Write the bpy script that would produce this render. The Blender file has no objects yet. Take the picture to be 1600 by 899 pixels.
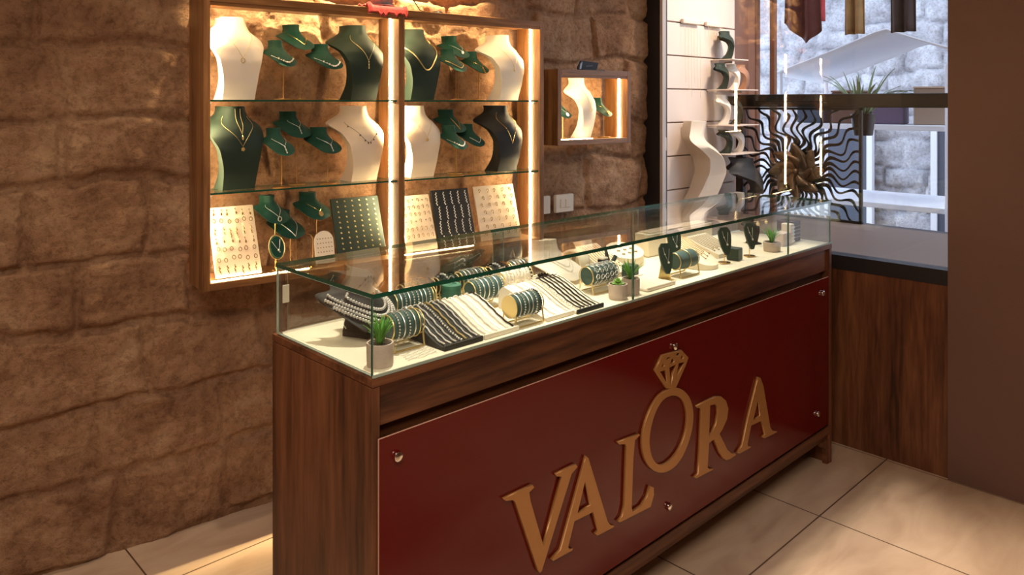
import bpy, math, random
from math import sin, cos, pi, radians, sqrt, exp
from mathutils import Vector, Matrix, noise
random.seed(7)
SC = bpy.context.scene
COL = SC.collection

# ------------------------------------------------------------------ camera, world, lights, exposure
YAW = radians(46.1)                      # view direction, measured from the counter's long side
cam_d = bpy.data.cameras.new('camera'); cam = bpy.data.objects.new('camera', cam_d); COL.objects.link(cam)
cam_d.sensor_fit = 'HORIZONTAL'; cam_d.sensor_width = 36.0
cam_d.lens = 1199.0 / 1600.0 * 36.0
cam_d.shift_y = -(449.5 - 160.0) / 1600.0
cam_d.clip_start = 0.02
cam.location = (-.907, -1.366, 1.484)
cam.rotation_euler = (pi / 2, 0, YAW - pi / 2)
SC.camera = cam

SC.view_settings.view_transform = 'Standard'; SC.view_settings.look = 'None'
SC.view_settings.exposure = 0.14; SC.view_settings.gamma = 1.0
try: SC.view_settings.use_curve_mapping = False
except Exception: pass

world = bpy.data.worlds.new('street_daylight'); SC.world = world; world.use_nodes = True
wb = world.node_tree.nodes['Background']; wb.inputs[0].default_value = (.72, .82, 1.0, 1); wb.inputs[1].default_value = 2.4

def area(name, loc, rot, sx, sy, power, color):
    d = bpy.data.lights.new(name, 'AREA'); d.shape = 'RECTANGLE'; d.size = sx; d.size_y = sy
    d.energy = power; d.color = color
    o = bpy.data.objects.new(name, d); o.location = loc; o.rotation_euler = rot; COL.objects.link(o); return o
def spot(name, loc, target, power, color, ang=50, blend=.6, r=.04):
    d = bpy.data.lights.new(name, 'SPOT'); d.energy = power; d.color = color
    d.spot_size = radians(ang); d.spot_blend = blend; d.shadow_soft_size = r
    o = bpy.data.objects.new(name, d); o.location = loc
    o.rotation_euler = (Vector(target) - Vector(loc)).to_track_quat('-Z', 'Y').to_euler(); COL.objects.link(o); return o
WARM = (1.0, .78, .52); WARM2 = (1.0, .66, .33); SOFT = (1.0, .84, .68)
area('ceiling_light_room', (-1.1, -1.5, 2.9), (0, 0, 0), 1.5, 1.3, 72, SOFT)
for i, (x, tx) in enumerate(((.55, .35), (1.15, .95), (1.85, 1.65))):
    spot('ceiling_spot_counter', (x, .42, 2.9), (tx, .18, .9), 185, (1.0, .88, .72), 34, .5, .05)
for xw in (.40, .80, 1.18): spot('ceiling_spot_wall', (xw, 1.295 - .108 * xw - .155, 2.92), (xw - .02, 1.295 - .108 * xw, 1.98), 700, (1.0, .78, .42), 30, .8, .02)
spot('ceiling_spot_floor', (1.35, -1.3, 2.9), (1.55, -1.12, 0), 300, (1.0, .82, .62), 40, .9)
spot('ceiling_spot_aisle', (-.15, .85, 2.9), (-.10, .90, 0), 42, (1.0, .8, .58), 50, .8)
spot('window_spot_slats', (2.95, .35, 2.6), (2.9, 1.06, 1.5), 62, (1.0, .74, .52), 90, .9)
spot('window_spot_busts', (2.75, .30, 2.6), (3.0, .95, 1.2), 22, (1.0, .85, .68), 60, .9)

# ------------------------------------------------------------------ materials
def new_mat(name):
    m = bpy.data.materials.new(name); m.use_nodes = True
    nt = m.node_tree; b = nt.nodes['Principled BSDF']; return m, nt, b
def N(nt, t, **kw):
    n = nt.nodes.new(t)
    for k, v in kw.items(): setattr(n, k, v)
    return n
def plain(name, col, rough=.5, metal=0, bump=0, bscale=300, var=.0, vscale=20, spec=.5, sheen=0, coat=0):
    m, nt, b = new_mat(name)
    b.inputs['Base Color'].default_value = (*col, 1); b.inputs['Roughness'].default_value = rough
    b.inputs['Metallic'].default_value = metal; b.inputs['Specular IOR Level'].default_value = spec
    b.inputs['Sheen Weight'].default_value = sheen; b.inputs['Coat Weight'].default_value = coat
    tc = N(nt, 'ShaderNodeTexCoord')
    no = N(nt, 'ShaderNodeTexNoise'); no.inputs['Scale'].default_value = vscale; no.inputs['Detail'].default_value = 4
    nt.links.new(tc.outputs['Object'], no.inputs['Vector'])
    if var:
        mx = N(nt, 'ShaderNodeMix', data_type='RGBA')
        mx.inputs[6].default_value = (*[c * (1 - var) for c in col], 1)
        mx.inputs[7].default_value = (*[min(1, c * (1 + var)) for c in col], 1)
        nt.links.new(no.outputs['Fac'], mx.inputs[0]); nt.links.new(mx.outputs[2], b.inputs['Base Color'])
    if bump:
        n2 = N(nt, 'ShaderNodeTexNoise'); n2.inputs['Scale'].default_value = bscale; n2.inputs['Detail'].default_value = 3
        nt.links.new(tc.outputs['Object'], n2.inputs['Vector'])
        bp = N(nt, 'ShaderNodeBump'); bp.inputs['Strength'].default_value = bump; bp.inputs['Distance'].default_value = .002
        nt.links.new(n2.outputs['Fac'], bp.inputs['Height']); nt.links.new(bp.outputs[0], b.inputs['Normal'])
    return m
def emit(name, col, s):
    m, nt, b = new_mat(name)
    b.inputs['Base Color'].default_value = (*col, 1)
    b.inputs['Emission Color'].default_value = (*col, 1); b.inputs['Emission Strength'].default_value = s
    return m
def wood(name, dark, mid, light, axis='Z', scale=1.0, rough=.38):
    m, nt, b = new_mat(name); tc = N(nt, 'ShaderNodeTexCoord'); mp = N(nt, 'ShaderNodeMapping')
    sc = [9 * scale] * 3; sc['XYZ'.index(axis)] = .9 * scale; mp.inputs['Scale'].default_value = sc
    nt.links.new(tc.outputs['Object'], mp.inputs[0])
    big = N(nt, 'ShaderNodeTexNoise'); big.inputs['Scale'].default_value = .9; big.inputs['Detail'].default_value = 5; big.inputs['Distortion'].default_value = 1.4
    fine = N(nt, 'ShaderNodeTexNoise'); fine.inputs['Scale'].default_value = 9; fine.inputs['Detail'].default_value = 8; fine.inputs['Distortion'].default_value = .4
    nt.links.new(mp.outputs[0], big.inputs[0]); nt.links.new(mp.outputs[0], fine.inputs[0])
    ad = N(nt, 'ShaderNodeMath', operation='MULTIPLY_ADD'); ad.inputs[1].default_value = .35
    nt.links.new(fine.outputs[0], ad.inputs[0])
    mu = N(nt, 'ShaderNodeMath', operation='MULTIPLY'); mu.inputs[1].default_value = .65
    nt.links.new(big.outputs[0], mu.inputs[0]); nt.links.new(mu.outputs[0], ad.inputs[2])
    cr = N(nt, 'ShaderNodeValToRGB'); e = cr.color_ramp.elements
    e[0].position = .36; e[0].color = (*dark, 1); e[1].position = .64; e[1].color = (*light, 1)
    x = e.new(.5); x.color = (*mid, 1)
    nt.links.new(ad.outputs[0], cr.inputs[0]); nt.links.new(cr.outputs[0], b.inputs['Base Color'])
    bp = N(nt, 'ShaderNodeBump'); bp.inputs['Strength'].default_value = .12; bp.inputs['Distance'].default_value = .001
    nt.links.new(fine.outputs[0], bp.inputs['Height']); nt.links.new(bp.outputs[0], b.inputs['Normal'])
    b.inputs['Roughness'].default_value = rough; b.inputs['Specular IOR Level'].default_value = .4
    return m
def glass(name, tint=(.965, .985, .97), rough=.0, ior=1.5):
    m, nt, b = new_mat(name); nt.nodes.remove(b); out = nt.nodes['Material Output']
    tr = N(nt, 'ShaderNodeBsdfTransparent'); tr.inputs[0].default_value = (*tint, 1)
    gl = N(nt, 'ShaderNodeBsdfGlossy'); gl.inputs['Roughness'].default_value = rough; gl.inputs[0].default_value = (1, 1, 1, 1)
    fr = N(nt, 'ShaderNodeFresnel'); ge = N(nt, 'ShaderNodeNewGeometry')
    mi = N(nt, 'ShaderNodeMix'); mi.inputs[2].default_value = ior; mi.inputs[3].default_value = 1 / ior   # both faces of a thin slab reflect alike
    nt.links.new(ge.outputs['Backfacing'], mi.inputs[0]); nt.links.new(mi.outputs[0], fr.inputs[0])
    mx = N(nt, 'ShaderNodeMixShader')
    nt.links.new(fr.outputs[0], mx.inputs[0]); nt.links.new(tr.outputs[0], mx.inputs[1]); nt.links.new(gl.outputs[0], mx.inputs[2])
    nt.links.new(mx.outputs[0], out.inputs[0]); return m

WOODZ = wood('walnut_upright', (.034, .011, .005), (.115, .040, .016), (.20, .078, .034), 'Z', .8)
WOODX = wood('walnut_level', (.034, .011, .005), (.115, .040, .016), (.20, .078, .034), 'X', .8)
CABW = wood('cabinet_walnut_upright', (.13, .055, .018), (.25, .112, .040), (.36, .175, .066), 'Z', 1.2)
CABX = wood('cabinet_walnut_level', (.13, .055, .018), (.25, .112, .040), (.36, .175, .066), 'X', 1.2)
GLASS = glass('clear_glass'); GLASSE = plain('glass_edge_green', (.01, .075, .045), .12, 0, spec=.8)
GLASSE2 = plain('pale_glass_edge', (.30, .38, .32), .15, 0, spec=.8)
WIN = glass('window_glass', (.98, .98, .98))
CREAM = plain('cream_leatherette', (.80, .66, .50), .55, 0, .15, 600)
WHITE = plain('white_leatherette', (.84, .76, .64), .55, 0, .15, 600)
DKGREEN = plain('dark_green_velvet', (.014, .030, .020), .62, 0, .2, 700, sheen=.05, spec=.3)
TEAL = plain('slate_teal_velvet', (.028, .082, .076), .62, 0, .2, 700, sheen=.2)
GREEN = plain('green_velvet', (.004, .050, .032), .6, 0, .2, 700, sheen=.05, spec=.25)
BLACK = plain('black_leatherette', (.010, .011, .011), .6, 0, .15, 600)
BLACKM = plain('black_metal', (.012, .011, .011), .35, .6)
GOLD = plain('gold_metal', (.85, .55, .18), .22, 1)
RODM = plain('bronze_rod', (.45, .26, .09), .4, .9)
GOLDL = plain('pale_gold_plate', (.80, .62, .28), .35, .8)
SILVER = plain('silver_metal', (.88, .86, .82), .34, .8)
STONEW = plain('bright_stone', (.9, .9, .88), .1, 0, spec=.9)
BEADK = plain('black_bead', (.008, .008, .01), .12, 0, spec=.8)
BEADR = plain('amber_bead', (.5, .2, .05), .2, .3)
BRONZE = plain('brushed_bronze_paint', (.40, .19, .060), .38, .35, .1, 200)
BRONZES = plain('bronze_letter_edge', (.42, .26, .13), .3, .6)
RED = plain('dark_red_acrylic', (.105, .004, .003), .12, 0, spec=.28)
REDE = plain('acrylic_edge', (.62, .36, .27), .25)
CHROME = plain('chrome', (.8, .76, .72), .15, 1)
LINER = plain('cream_liner', (.84, .76, .60), .6, 0, .1, 500)
WHITEP = plain('white_plastic', (.72, .66, .56), .45)
POT = plain('concrete_pot', (.56, .46, .40), .85, 0, .6, 120, .15, 60)
SOIL = plain('potting_soil', (.05, .03, .02), .95, 0, .6, 200)
LEAF = plain('grass_leaf', (.13, .40, .06), .45, 0, 0, 100, .35, 30)
LEAF2 = plain('succulent_leaf', (.19, .40, .07), .45, 0, 0, 100, .3, 40)
REDC = plain('red_cloth', (.42, .008, .010), .85, 0, .5, 150, .4, 60, sheen=.3)
SPOOLG = plain('grey_yarn', (.20, .20, .21), .8, 0, .5, 250, .3, 90)
SILL = plain('brown_sill', (.17, .115, .085), .5)
WHITEW = plain('window_white_frame', (.55, .50, .46), .4)
DKFR = plain('dark_window_frame', (.012, .010, .012), .4)
BRNW = plain('brown_post_paint', (.20, .085, .045), .5, 0, .2, 60, .3, 8)
CLOTHK = plain('maroon_cloth', (.09, .02, .015), .85, 0, .4, 100, .4, 9)
CLOTHY = plain('ochre_cloth', (.30, .17, .06), .85, 0, .4, 100, .4, 12)
CLOTHB = plain('dark_brown_cloth', (.035, .018, .014), .85, 0, .4, 100, .3, 12)
CANVAS = plain('white_canvas', (.75, .78, .85), .8)
LED = emit('warm_led', (1.0, .78, .42), 135)
LEDL = emit('warm_led_low', (1.0, .76, .40), 60)

def stone_mat(name, c1, c2, c3, bump=1.0, pit=1.0):
    m, nt, b = new_mat(name); tc = N(nt, 'ShaderNodeTexCoord')
    n1 = N(nt, 'ShaderNodeTexNoise'); n1.inputs['Scale'].default_value = 3.2; n1.inputs['Detail'].default_value = 9; n1.inputs['Roughness'].default_value = .68
    n2 = N(nt, 'ShaderNodeTexNoise'); n2.inputs['Scale'].default_value = 45; n2.inputs['Detail'].default_value = 8; n2.inputs['Roughness'].default_value = .75
    vo = N(nt, 'ShaderNodeTexVoronoi'); vo.inputs['Scale'].default_value = 70
    n3 = N(nt, 'ShaderNodeTexNoise'); n3.inputs['Scale'].default_value = 11; n3.inputs['Detail'].default_value = 6
    for n in (n1, n2, vo, n3): nt.links.new(tc.outputs['Object'], n.inputs['Vector'])
    cr = N(nt, 'ShaderNodeValToRGB'); e = cr.color_ramp.elements
    e[0].position = .34; e[0].color = (*c1, 1); e[1].position = .68; e[1].color = (*c3, 1); x = e.new(.5); x.color = (*c2, 1)
    nt.links.new(n1.outputs[0], cr.inputs[0])
    # pores with a shape of their own
    cr2 = N(nt, 'ShaderNodeValToRGB'); f = cr2.color_ramp.elements
    f[0].position = .40; f[0].color = (.45, .40, .36, 1); f[1].position = .52; f[1].color = (1, 1, 1, 1)
    nt.links.new(n2.outputs[0], cr2.inputs[0])
    mx = N(nt, 'ShaderNodeMix', data_type='RGBA', blend_type='MULTIPLY'); mx.inputs[0].default_value = .5 * pit
    nt.links.new(cr.outputs[0], mx.inputs[6]); nt.links.new(cr2.outputs[0], mx.inputs[7])
    nt.links.new(mx.outputs[2], b.inputs['Base Color'])
    ad = N(nt, 'ShaderNodeMath', operation='ADD'); nt.links.new(n2.outputs[0], ad.inputs[0]); nt.links.new(n3.outputs[0], ad.inputs[1])
    bp = N(nt, 'ShaderNodeBump'); bp.inputs['Strength'].default_value = .9 * bump; bp.inputs['Distance'].default_value = .012
    nt.links.new(ad.outputs[0], bp.inputs['Height']); nt.links.new(bp.outputs[0], b.inputs['Normal'])
    b.inputs['Roughness'].default_value = .95; b.inputs['Specular IOR Level'].default_value = .1
    return m
STONE = stone_mat('old_stone', (.25, .13, .075), (.44, .25, .145), (.63, .41, .25), 1.5)
STREET = stone_mat('street_stone', (.38, .38, .42), (.60, .62, .68), (.85, .88, .95), 1.2, 1)

def tile_mat():
    m, nt, b = new_mat('beige_floor_tiles'); tc = N(nt, 'ShaderNodeTexCoord'); mp = N(nt, 'ShaderNodeMapping')
    mp.inputs['Location'].default_value = (.065, .148, 0)
    nt.links.new(tc.outputs['Object'], mp.inputs[0])
    br = N(nt, 'ShaderNodeTexBrick'); br.offset = 0.0; br.squash = 1
    br.inputs['Scale'].default_value = 1; br.inputs['Brick Width'].default_value = .62; br.inputs['Row Height'].default_value = .6165
    br.inputs['Mortar Size'].default_value = .0028; br.inputs['Mortar Smooth'].default_value = .1
    nt.links.new(mp.outputs[0], br.inputs[0])
    no = N(nt, 'ShaderNodeTexNoise'); no.inputs['Scale'].default_value = 3; no.inputs['Detail'].default_value = 7; no.inputs['Distortion'].default_value = .8
    mp2 = N(nt, 'ShaderNodeMapping'); mp2.inputs['Scale'].default_value = (1, 3, 1); nt.links.new(tc.outputs['Object'], mp2.inputs[0]); nt.links.new(mp2.outputs[0], no.inputs[0])
    cr = N(nt, 'ShaderNodeValToRGB'); e = cr.color_ramp.elements
    e[0].position = .3; e[0].color = (.40, .27, .18, 1); e[1].position = .7; e[1].color = (.56, .41, .29, 1)
    nt.links.new(no.outputs[0], cr.inputs[0]); nt.links.new(cr.outputs[0], br.inputs['Color1']); nt.links.new(cr.outputs[0], br.inputs['Color2'])
    br.inputs['Mortar'].default_value = (.10, .055, .03, 1)
    nt.links.new(br.outputs[0], b.inputs['Base Color']); b.inputs['Roughness'].default_value = .42; b.inputs['Specular IOR Level'].default_value = .4
    return m
TILE = tile_mat()
PLASTER = plain('plain_plaster', (.50, .40, .30), .9, 0, .2, 80, .08, 3)
PLASTERD = plain('brown_painted_wall', (.13, .065, .045), .8, 0, .2, 80, .1, 3)
SLAT = plain('slat_laminate', (.74, .62, .53), .5)

# ------------------------------------------------------------------ mesh helpers
class MB:
    def __init__(s): s.v = []; s.f = []; s.mi = []; s.cur = 0
    def add(s, vs, fs):
        o = len(s.v); s.v += [tuple(v) for v in vs]; s.f += [tuple(i + o for i in f) for f in fs]; s.mi += [s.cur] * len(fs); return s
    def box(s, x0, x1, y0, y1, z0, z1, M=None):
        vs = [Vector((x, y, z)) for z in (z0, z1) for x, y in ((x0, y0), (x1, y0), (x1, y1), (x0, y1))]
        if M: vs = [M @ v for v in vs]
        return s.add(vs, [(3, 2, 1, 0), (4, 5, 6, 7), (0, 1, 5, 4), (1, 2, 6, 5), (2, 3, 7, 6), (3, 0, 4, 7)])
    def bevbox(s, x0, x1, y0, y1, z0, z1, b=.002, M=None):
        # box with chamfered vertical and top edges
        rings = []
        for z, k in ((z0, b), (z0 + b, 0), (z1 - b, 0), (z1, b)):
            a = b
            rings.append([(x0 + k + a, y0 + k), (x1 - k - a, y0 + k), (x1 - k, y0 + k + a), (x1 - k, y1 - k - a), (x1 - k - a, y1 - k), (x0 + k + a, y1 - k), (x0 + k, y1 - k - a), (x0 + k, y0 + k + a)])
            rings[-1] = [Vector((p[0], p[1], z)) for p in rings[-1]]
        vs = [M @ p if M else p for r in rings for p in r]; fs = []
        for i in range(3):
            for j in range(8): fs.append((i * 8 + j, i * 8 + (j + 1) % 8, i * 8 + 8 + (j + 1) % 8, i * 8 + 8 + j))
        fs += [tuple(range(7, -1, -1)), tuple(range(24, 32))]
        return s.add(vs, fs)
    def tube(s, pts, r, n=6, closed=False, caps=True, rf=None):
        P = [Vector(p) for p in pts]; m = len(P); vs = []; prev = None
        for i, p in enumerate(P):
            a = P[(i - 1) % m] if (closed or i > 0) else p; c = P[(i + 1) % m] if (closed or i < m - 1) else p
            t = (c - a); t = t.normalized() if t.length > 1e-9 else Vector((0, 0, 1))
            if prev is None:
                ref = Vector((0, 0, 1)) if abs(t.z) < .9 else Vector((1, 0, 0)); x = t.cross(ref).normalized()
            else:
                x = prev - t * prev.dot(t); x = x.normalized() if x.length > 1e-6 else t.orthogonal().normalized()
            prev = x; y = t.cross(x); rr = r * (rf(i) if rf else 1)
            for k in range(n):
                a_ = 2 * pi * k / n; vs.append(p + x * cos(a_) * rr + y * sin(a_) * rr)
        fs = []
        for i in range(m if closed else m - 1):
            i2 = (i + 1) % m
            for k in range(n): fs.append((i * n + k, i * n + (k + 1) % n, i2 * n + (k + 1) % n, i2 * n + k))
        if not closed and caps: fs += [tuple(range(n - 1, -1, -1)), tuple(range((m - 1) * n, m * n))]
        return s.add(vs, fs)
    def lathe(s, prof, c=(0, 0, 0), n=20, M=None, cap=True):
        vs = []; c = Vector(c)
        for r, z in prof:
            for k in range(n):
                v = Vector((r * cos(2 * pi * k / n), r * sin(2 * pi * k / n), z)); v = (M @ v) if M else v; vs.append(v + c)
        fs = []
        for i in range(len(prof) - 1):
            for k in range(n): fs.append((i * n + k, i * n + (k + 1) % n, (i + 1) * n + (k + 1) % n, (i + 1) * n + k))
        if cap: fs += [tuple(range(n - 1, -1, -1)), tuple(range((len(prof) - 1) * n, len(prof) * n))]
        return s.add(vs, fs)
    def ball(s, c, r, n=8, sc=(1, 1, 1)):
        m = n // 2 + 1
        prof = [(sin(pi * i / m) * r + 1e-6, -cos(pi * i / m) * r) for i in range(m + 1)]
        return s.lathe(prof, c, n, Matrix.Diagonal((*sc, 1)), False)
    def grid(s, fn, nu, nv, closed_u=False):
        vs = [fn(i / (nu if closed_u else nu - 1), j / (nv - 1)) for i in range(nu) for j in range(nv)]; fs = []
        for i in range(nu if closed_u else nu - 1):
            for j in range(nv - 1):
                a = i * nv + j; b = ((i + 1) % nu) * nv + j; fs.append((a, b, b + 1, a + 1))
        return s.add(vs, fs)
    def prism(s, poly, d, axis='Y', o=0.0):
        # poly in (x,z) extruded in y from o to o+d (simple convex or mild concave polygon)
        n = len(poly)
        mk = (lambda x, z, y: (x, y, z)) if axis == 'Y' else (lambda y, z, x: (x, y, z)) if axis == 'X' else (lambda x, y, z: (x, y, z))
        vs = [mk(a, b, o) for a, b in poly] + [mk(a, b, o + d) for a, b in poly]
        fs = [tuple(range(n)), tuple(range(2 * n - 1, n - 1, -1))] + [(i, i + n, (i + 1) % n + n, (i + 1) % n) for i in range(n)]
        return s.add(vs, fs)
    def build(s, name, mat, parent=None, smooth=True, ang=35, loc=None, rot=None, fix=True):
        me = bpy.data.meshes.new(name); me.from_pydata(s.v, [], s.f)
        mats = mat if isinstance(mat, (list, tuple)) else [mat]
        for m in mats: me.materials.append(m)
        if len(mats) > 1: me.polygons.foreach_set('material_index', s.mi)
        if smooth:
            me.polygons.foreach_set('use_smooth', [True] * len(me.polygons)); me.update(); me.set_sharp_from_angle(angle=radians(ang))
        if fix:
            import bmesh
            bm = bmesh.new(); bm.from_mesh(me); bmesh.ops.recalc_face_normals(bm, faces=bm.faces); bm.to_mesh(me); bm.free()
        me.update(); o = bpy.data.objects.new(name, me); COL.objects.link(o)
        if parent: o.parent = parent
        if loc: o.location = loc
        if rot is not None: o.rotation_euler = rot if hasattr(rot, '__len__') else (0, 0, rot)
        return o
def tag(o, label, cat, group=None, kind=None):
    if label: o['label'] = label
    if cat: o['category'] = cat
    if group: o['group'] = group
    if kind: o['kind'] = kind
    return o
def thing(name, label, cat, loc=(0, 0, 0), rot=0, group=None):
    o = bpy.data.objects.new(name, None); o.empty_display_size = .05; COL.objects.link(o)
    o.location = loc; o.rotation_euler = rot if hasattr(rot, '__len__') else (0, 0, rot); return tag(o, label, cat, group)
def struct(o): o['kind'] = 'structure'; return o
def dup(o, loc=None, rot=None, label=None, parent=None):
    c = o.copy(); COL.objects.link(c)
    if parent is not None: c.parent = parent
    if loc is not None: c.location = loc
    if rot is not None: c.rotation_euler = rot if hasattr(rot, '__len__') else (0, 0, rot)
    if label: c['label'] = label
    for ch in list(o.children): dup(ch, parent=c)
    return c

# ------------------------------------------------------------------ frame of the stone wall (slightly turned from the counter)
WA = radians(-6.2); WO = Vector((.14072, 1.29537, 0)); WU = Vector((cos(WA), sin(WA), 0)); WN = Vector((sin(WA), -cos(WA), 0))
def W(u, v, z): return WO + WU * u + WN * v + Vector((0, 0, z))

# ------------------------------------------------------------------ room shell
def stone_wall(name, u0, u1, z0, z1, nu, nv, mat, seed, courses, amp=.027):
    """blocks of unequal length laid in courses, each face swelling out of its joint and roughly hewn"""
    rnd = random.Random(seed); rows = []; z = z0
    k = 0
    while z < z1:
        h = courses[k % len(courses)]; k += 1; xs = [u0 - rnd.random() * .3]
        while xs[-1] < u1: xs.append(xs[-1] + rnd.uniform(.24, .50))
        rows.append((z, z + h, xs, [rnd.uniform(-.4, 1) for _ in xs])); z += h
    mb = MB()
    def fn(a, b):
        u = u0 + (u1 - u0) * a; zz = z0 + (z1 - z0) * b
        w1 = noise.noise(Vector((u * 3.2, zz * 3.2, seed))) * .075; w2 = noise.noise(Vector((u * 2.6, zz * 2.6, seed + 9))) * .06 + noise.noise(Vector((u * 13, zz * 13, seed + 3))) * .012
        uu = u + w1; z2 = zz + w2; d = 0
        for (a0, a1, xs, hs) in rows:
            if a0 <= z2 < a1:
                dz = min(z2 - a0, a1 - z2)
                for i in range(len(xs) - 1):
                    if xs[i] <= uu < xs[i + 1]:
                        du = min(uu - xs[i], xs[i + 1] - uu); m_ = min(du, dz)
                        d = min(1, m_ / .026); d = d * d * (3 - 2 * d); d *= (.62 + .38 * hs[i]); break
                break
        p = Vector((u * 7, zz * 7, seed * 1.7)); q = Vector((u * 24, zz * 24, seed))
        r = noise.fractal(p, .8, 2.1, 6) * .8 + noise.noise(q) * .25
        return (u, -(d * amp + r * amp * .55 - amp), zz)
    mb.grid(fn, nu, nv); return mb.build(name, mat, ang=80, fix=False)

wb_o = struct(stone_wall('wall_back', -1.3, 2.335, 0, 3.0, 560, 460, STONE, 3, (.27, .22, .26, .21, .25, .19, .28, .24)))
wb_o.location = WO - WN * .020; wb_o.rotation_euler = (0, 0, WA)
struct(MB().box(-3.0, 9, -4.2, 1.9, -.06, 0).build('floor', TILE, smooth=False))
struct(MB().box(-3.0, 2.6, -4.2, 1.6, 3.0, 3.06).build('ceiling', PLASTER, smooth=False))
struct(MB().box(-2.3, -2.22, -4.2, 1.75, 0, 3.0).build('wall_left', PLASTER, smooth=False))
struct(MB().box(-2.3, 2.6, -4.2, -4.12, 0, 3.0).build('wall_front', PLASTERD, smooth=False))
struct(MB().box(-2.3, -1.1, 1.44, 1.5, 0, 3.0).build('wall_rear_left', PLASTER, smooth=False))
struct(MB().box(2.42, 2.50, -4.15, -.38, 0, 3.0).build('wall_right', PLASTERD, smooth=False))
# shop window between room and display zone: plinth, frame, glass
w = struct(MB().box(2.46, 2.466, -.38, 1.035, .82, 2.75).build('window_1', WIN, smooth=False))
f = MB(); f.box(2.425, 2.50, -.38, 1.035, 2.75, 3.0).box(2.425, 2.50, -.38, 1.035, .76, .82)
f.box(2.43, 2.50, .99, 1.14, .0, 3.0)
f.build('window_frame', DKFR, w, False)
MB().box(2.432, 2.462, .972, .989, .82, 2.75).build('window_bead', WHITEW, w, False)
MB().bevbox(2.462, 2.474, .975, .992, 1.23, 1.30, .002).build('window_hinge', WHITEW, w, False)
struct(MB().box(2.43, 2.50, -.38, 1.035, 0, .76).build('trim_1', WOODZ, smooth=False))
# display zone behind the glass
struct(MB().box(2.50, 3.36, -1.0, 1.10, .74, .82).build('window_sill_1', SILL, smooth=False))
struct(MB().box(3.36, 3.42, -1.0, 1.10, 0, .82).build('wall_window_base', DKFR, smooth=False))
sl = MB(); zg = [.63 + .1855 * i for i in range(14)]
for a, b in zip(zg[:-1], zg[1:]): sl.bevbox(2.50, 3.32, 1.066, 1.082, a + .0035, b - .0035, .0022)
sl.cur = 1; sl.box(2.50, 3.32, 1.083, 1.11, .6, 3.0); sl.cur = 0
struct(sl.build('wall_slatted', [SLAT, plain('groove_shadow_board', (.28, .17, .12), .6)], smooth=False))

# street outside
st = struct(stone_wall('wall_street', -1.5, 5.0, 0, 4.2, 260, 170, STREET, 11, (.26, .20, .24, .18), .05))
st.rotation_euler = (0, 0, radians(-90)); st.location = (6.6, 3.3, 0)
struct(MB().box(3.42, 3.5, 1.03, 1.6, 0, 3.4).build('wall_street_pier', BRNW, smooth=False))
# dark openings and lines on the street facade
for (ya, yb, za, zb_) in ((1.5, 1.95, .2, 1.35), (.25, .9, .0, 1.3)):
    d_ = MB(); d_.box(6.46, 6.60, ya, yb, za, zb_)
    o_ = struct(d_.build('door_1' if ya > 1 else 'door_2', plain('blue_grey_door', (.06, .075, .11), .6), smooth=False))
    fr_ = MB()
    for (p, q, r_, s_) in ((ya - .05, ya, za, zb_ + .05), (yb, yb + .05, za, zb_ + .05), (ya - .05, yb + .05, zb_, zb_ + .05)): fr_.box(6.44, 6.5, p, q, r_, s_)
    fr_.build('door_frame', CANVAS, o_, False)

# ------------------------------------------------------------------ glass pieces, wall cabinets
def pane(mb_axis, x0, x1, y0, y1, z0, z1, name, parent, g=None, e=None, **k):
    """clear slab whose big faces are clear and whose ground edges are green"""
    mb = MB(); mb.box(x0, x1, y0, y1, z0, z1)
    big = {'Z': (0, 1), 'Y': (2, 4), 'X': (3, 5)}[mb_axis]
    mb.mi = [0 if i in big else 1 for i in range(6)]
    return mb.build(name, [g or GLASS, e or GLASSE], parent, False, **k)

def cabinet(label, u0, u1, z0, z1, d, ls, rs, shelves):
    t = thing('display_cabinet' if shelves else 'wall_display_box', label, 'display cabinet', W(u0, .0, z0), WA, 'wooden wall display cases' )
    w_ = u1 - u0; h = z1 - z0; th = .025
    MB().bevbox(0, ls, -d, -.004, 0, h, .0012).build('side_panel', CABW, t, False)
    MB().bevbox(w_ - rs, w_, -d, -.004, 0, h, .0012).build('side_panel', CABW, t, False)
    MB().bevbox(ls, w_ - rs, -d, .014, h - th, h, .0012).build('top_panel', CABX, t, False)
    MB().bevbox(ls, w_ - rs, -d, -.004, 0, th, .0012).build('bottom_panel', CABX, t, False)
    MB().box(w_ - rs - .004, w_ - rs, -.106, -.098, th, h - th).build('led_strip', LED, t, False)
    MB().box(ls, ls + .004, -.106, -.098, th, h - th).build('led_strip', LED, t, False)
    MB().box(ls, w_ - rs, -d + .0045, -d + .0075, h - th - .012, h - th).build('light_lip', CABX, t, False)
    MB().box(ls + .01, w_ - rs - .01, -d + .012, -d + .017, h - th - .003, h - th).build('led_strip', LEDL, t, False)
    MB().box(ls + .01, ls + (w_ - ls - rs) * .5, -d + .022, -d + .025, th, th + .0025).build('led_strip', LEDL, t, False)
    for k, zs in enumerate(shelves):
        s_ = pane('Z', ls + .001, w_ - rs - .001, -d + .012, -.012, zs - z0 - .006, zs - z0, 'glass_shelf', t)
        for xx in (ls, w_ - rs - .012):
            MB().bevbox(xx, xx + .012, -d + .03, -d + .045, zs - z0 - .014, zs - z0 - .006, .001).build('shelf_peg', SILVER, s_, False)
    return t
Z1, Z2, Z3 = 1.4925, 1.1845, .8906
DC = .17
cabinet('walnut wall cabinet with two glass shelves, the left one of the two tall cabinets', -.022, .7125, .865, 1.84, DC, .022, .0125, (Z1, Z2))
cabinet('walnut wall cabinet with two glass shelves, the right one of the two tall cabinets', .713, 1.425, .865, 1.84, DC, .0125, .022, (Z1, Z2))
cabinet('small square walnut display box mounted on the dark stone beside the tall cabinets', 1.515, 1.985, 1.288, 1.634, .16, .022, .022, ())

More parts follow.
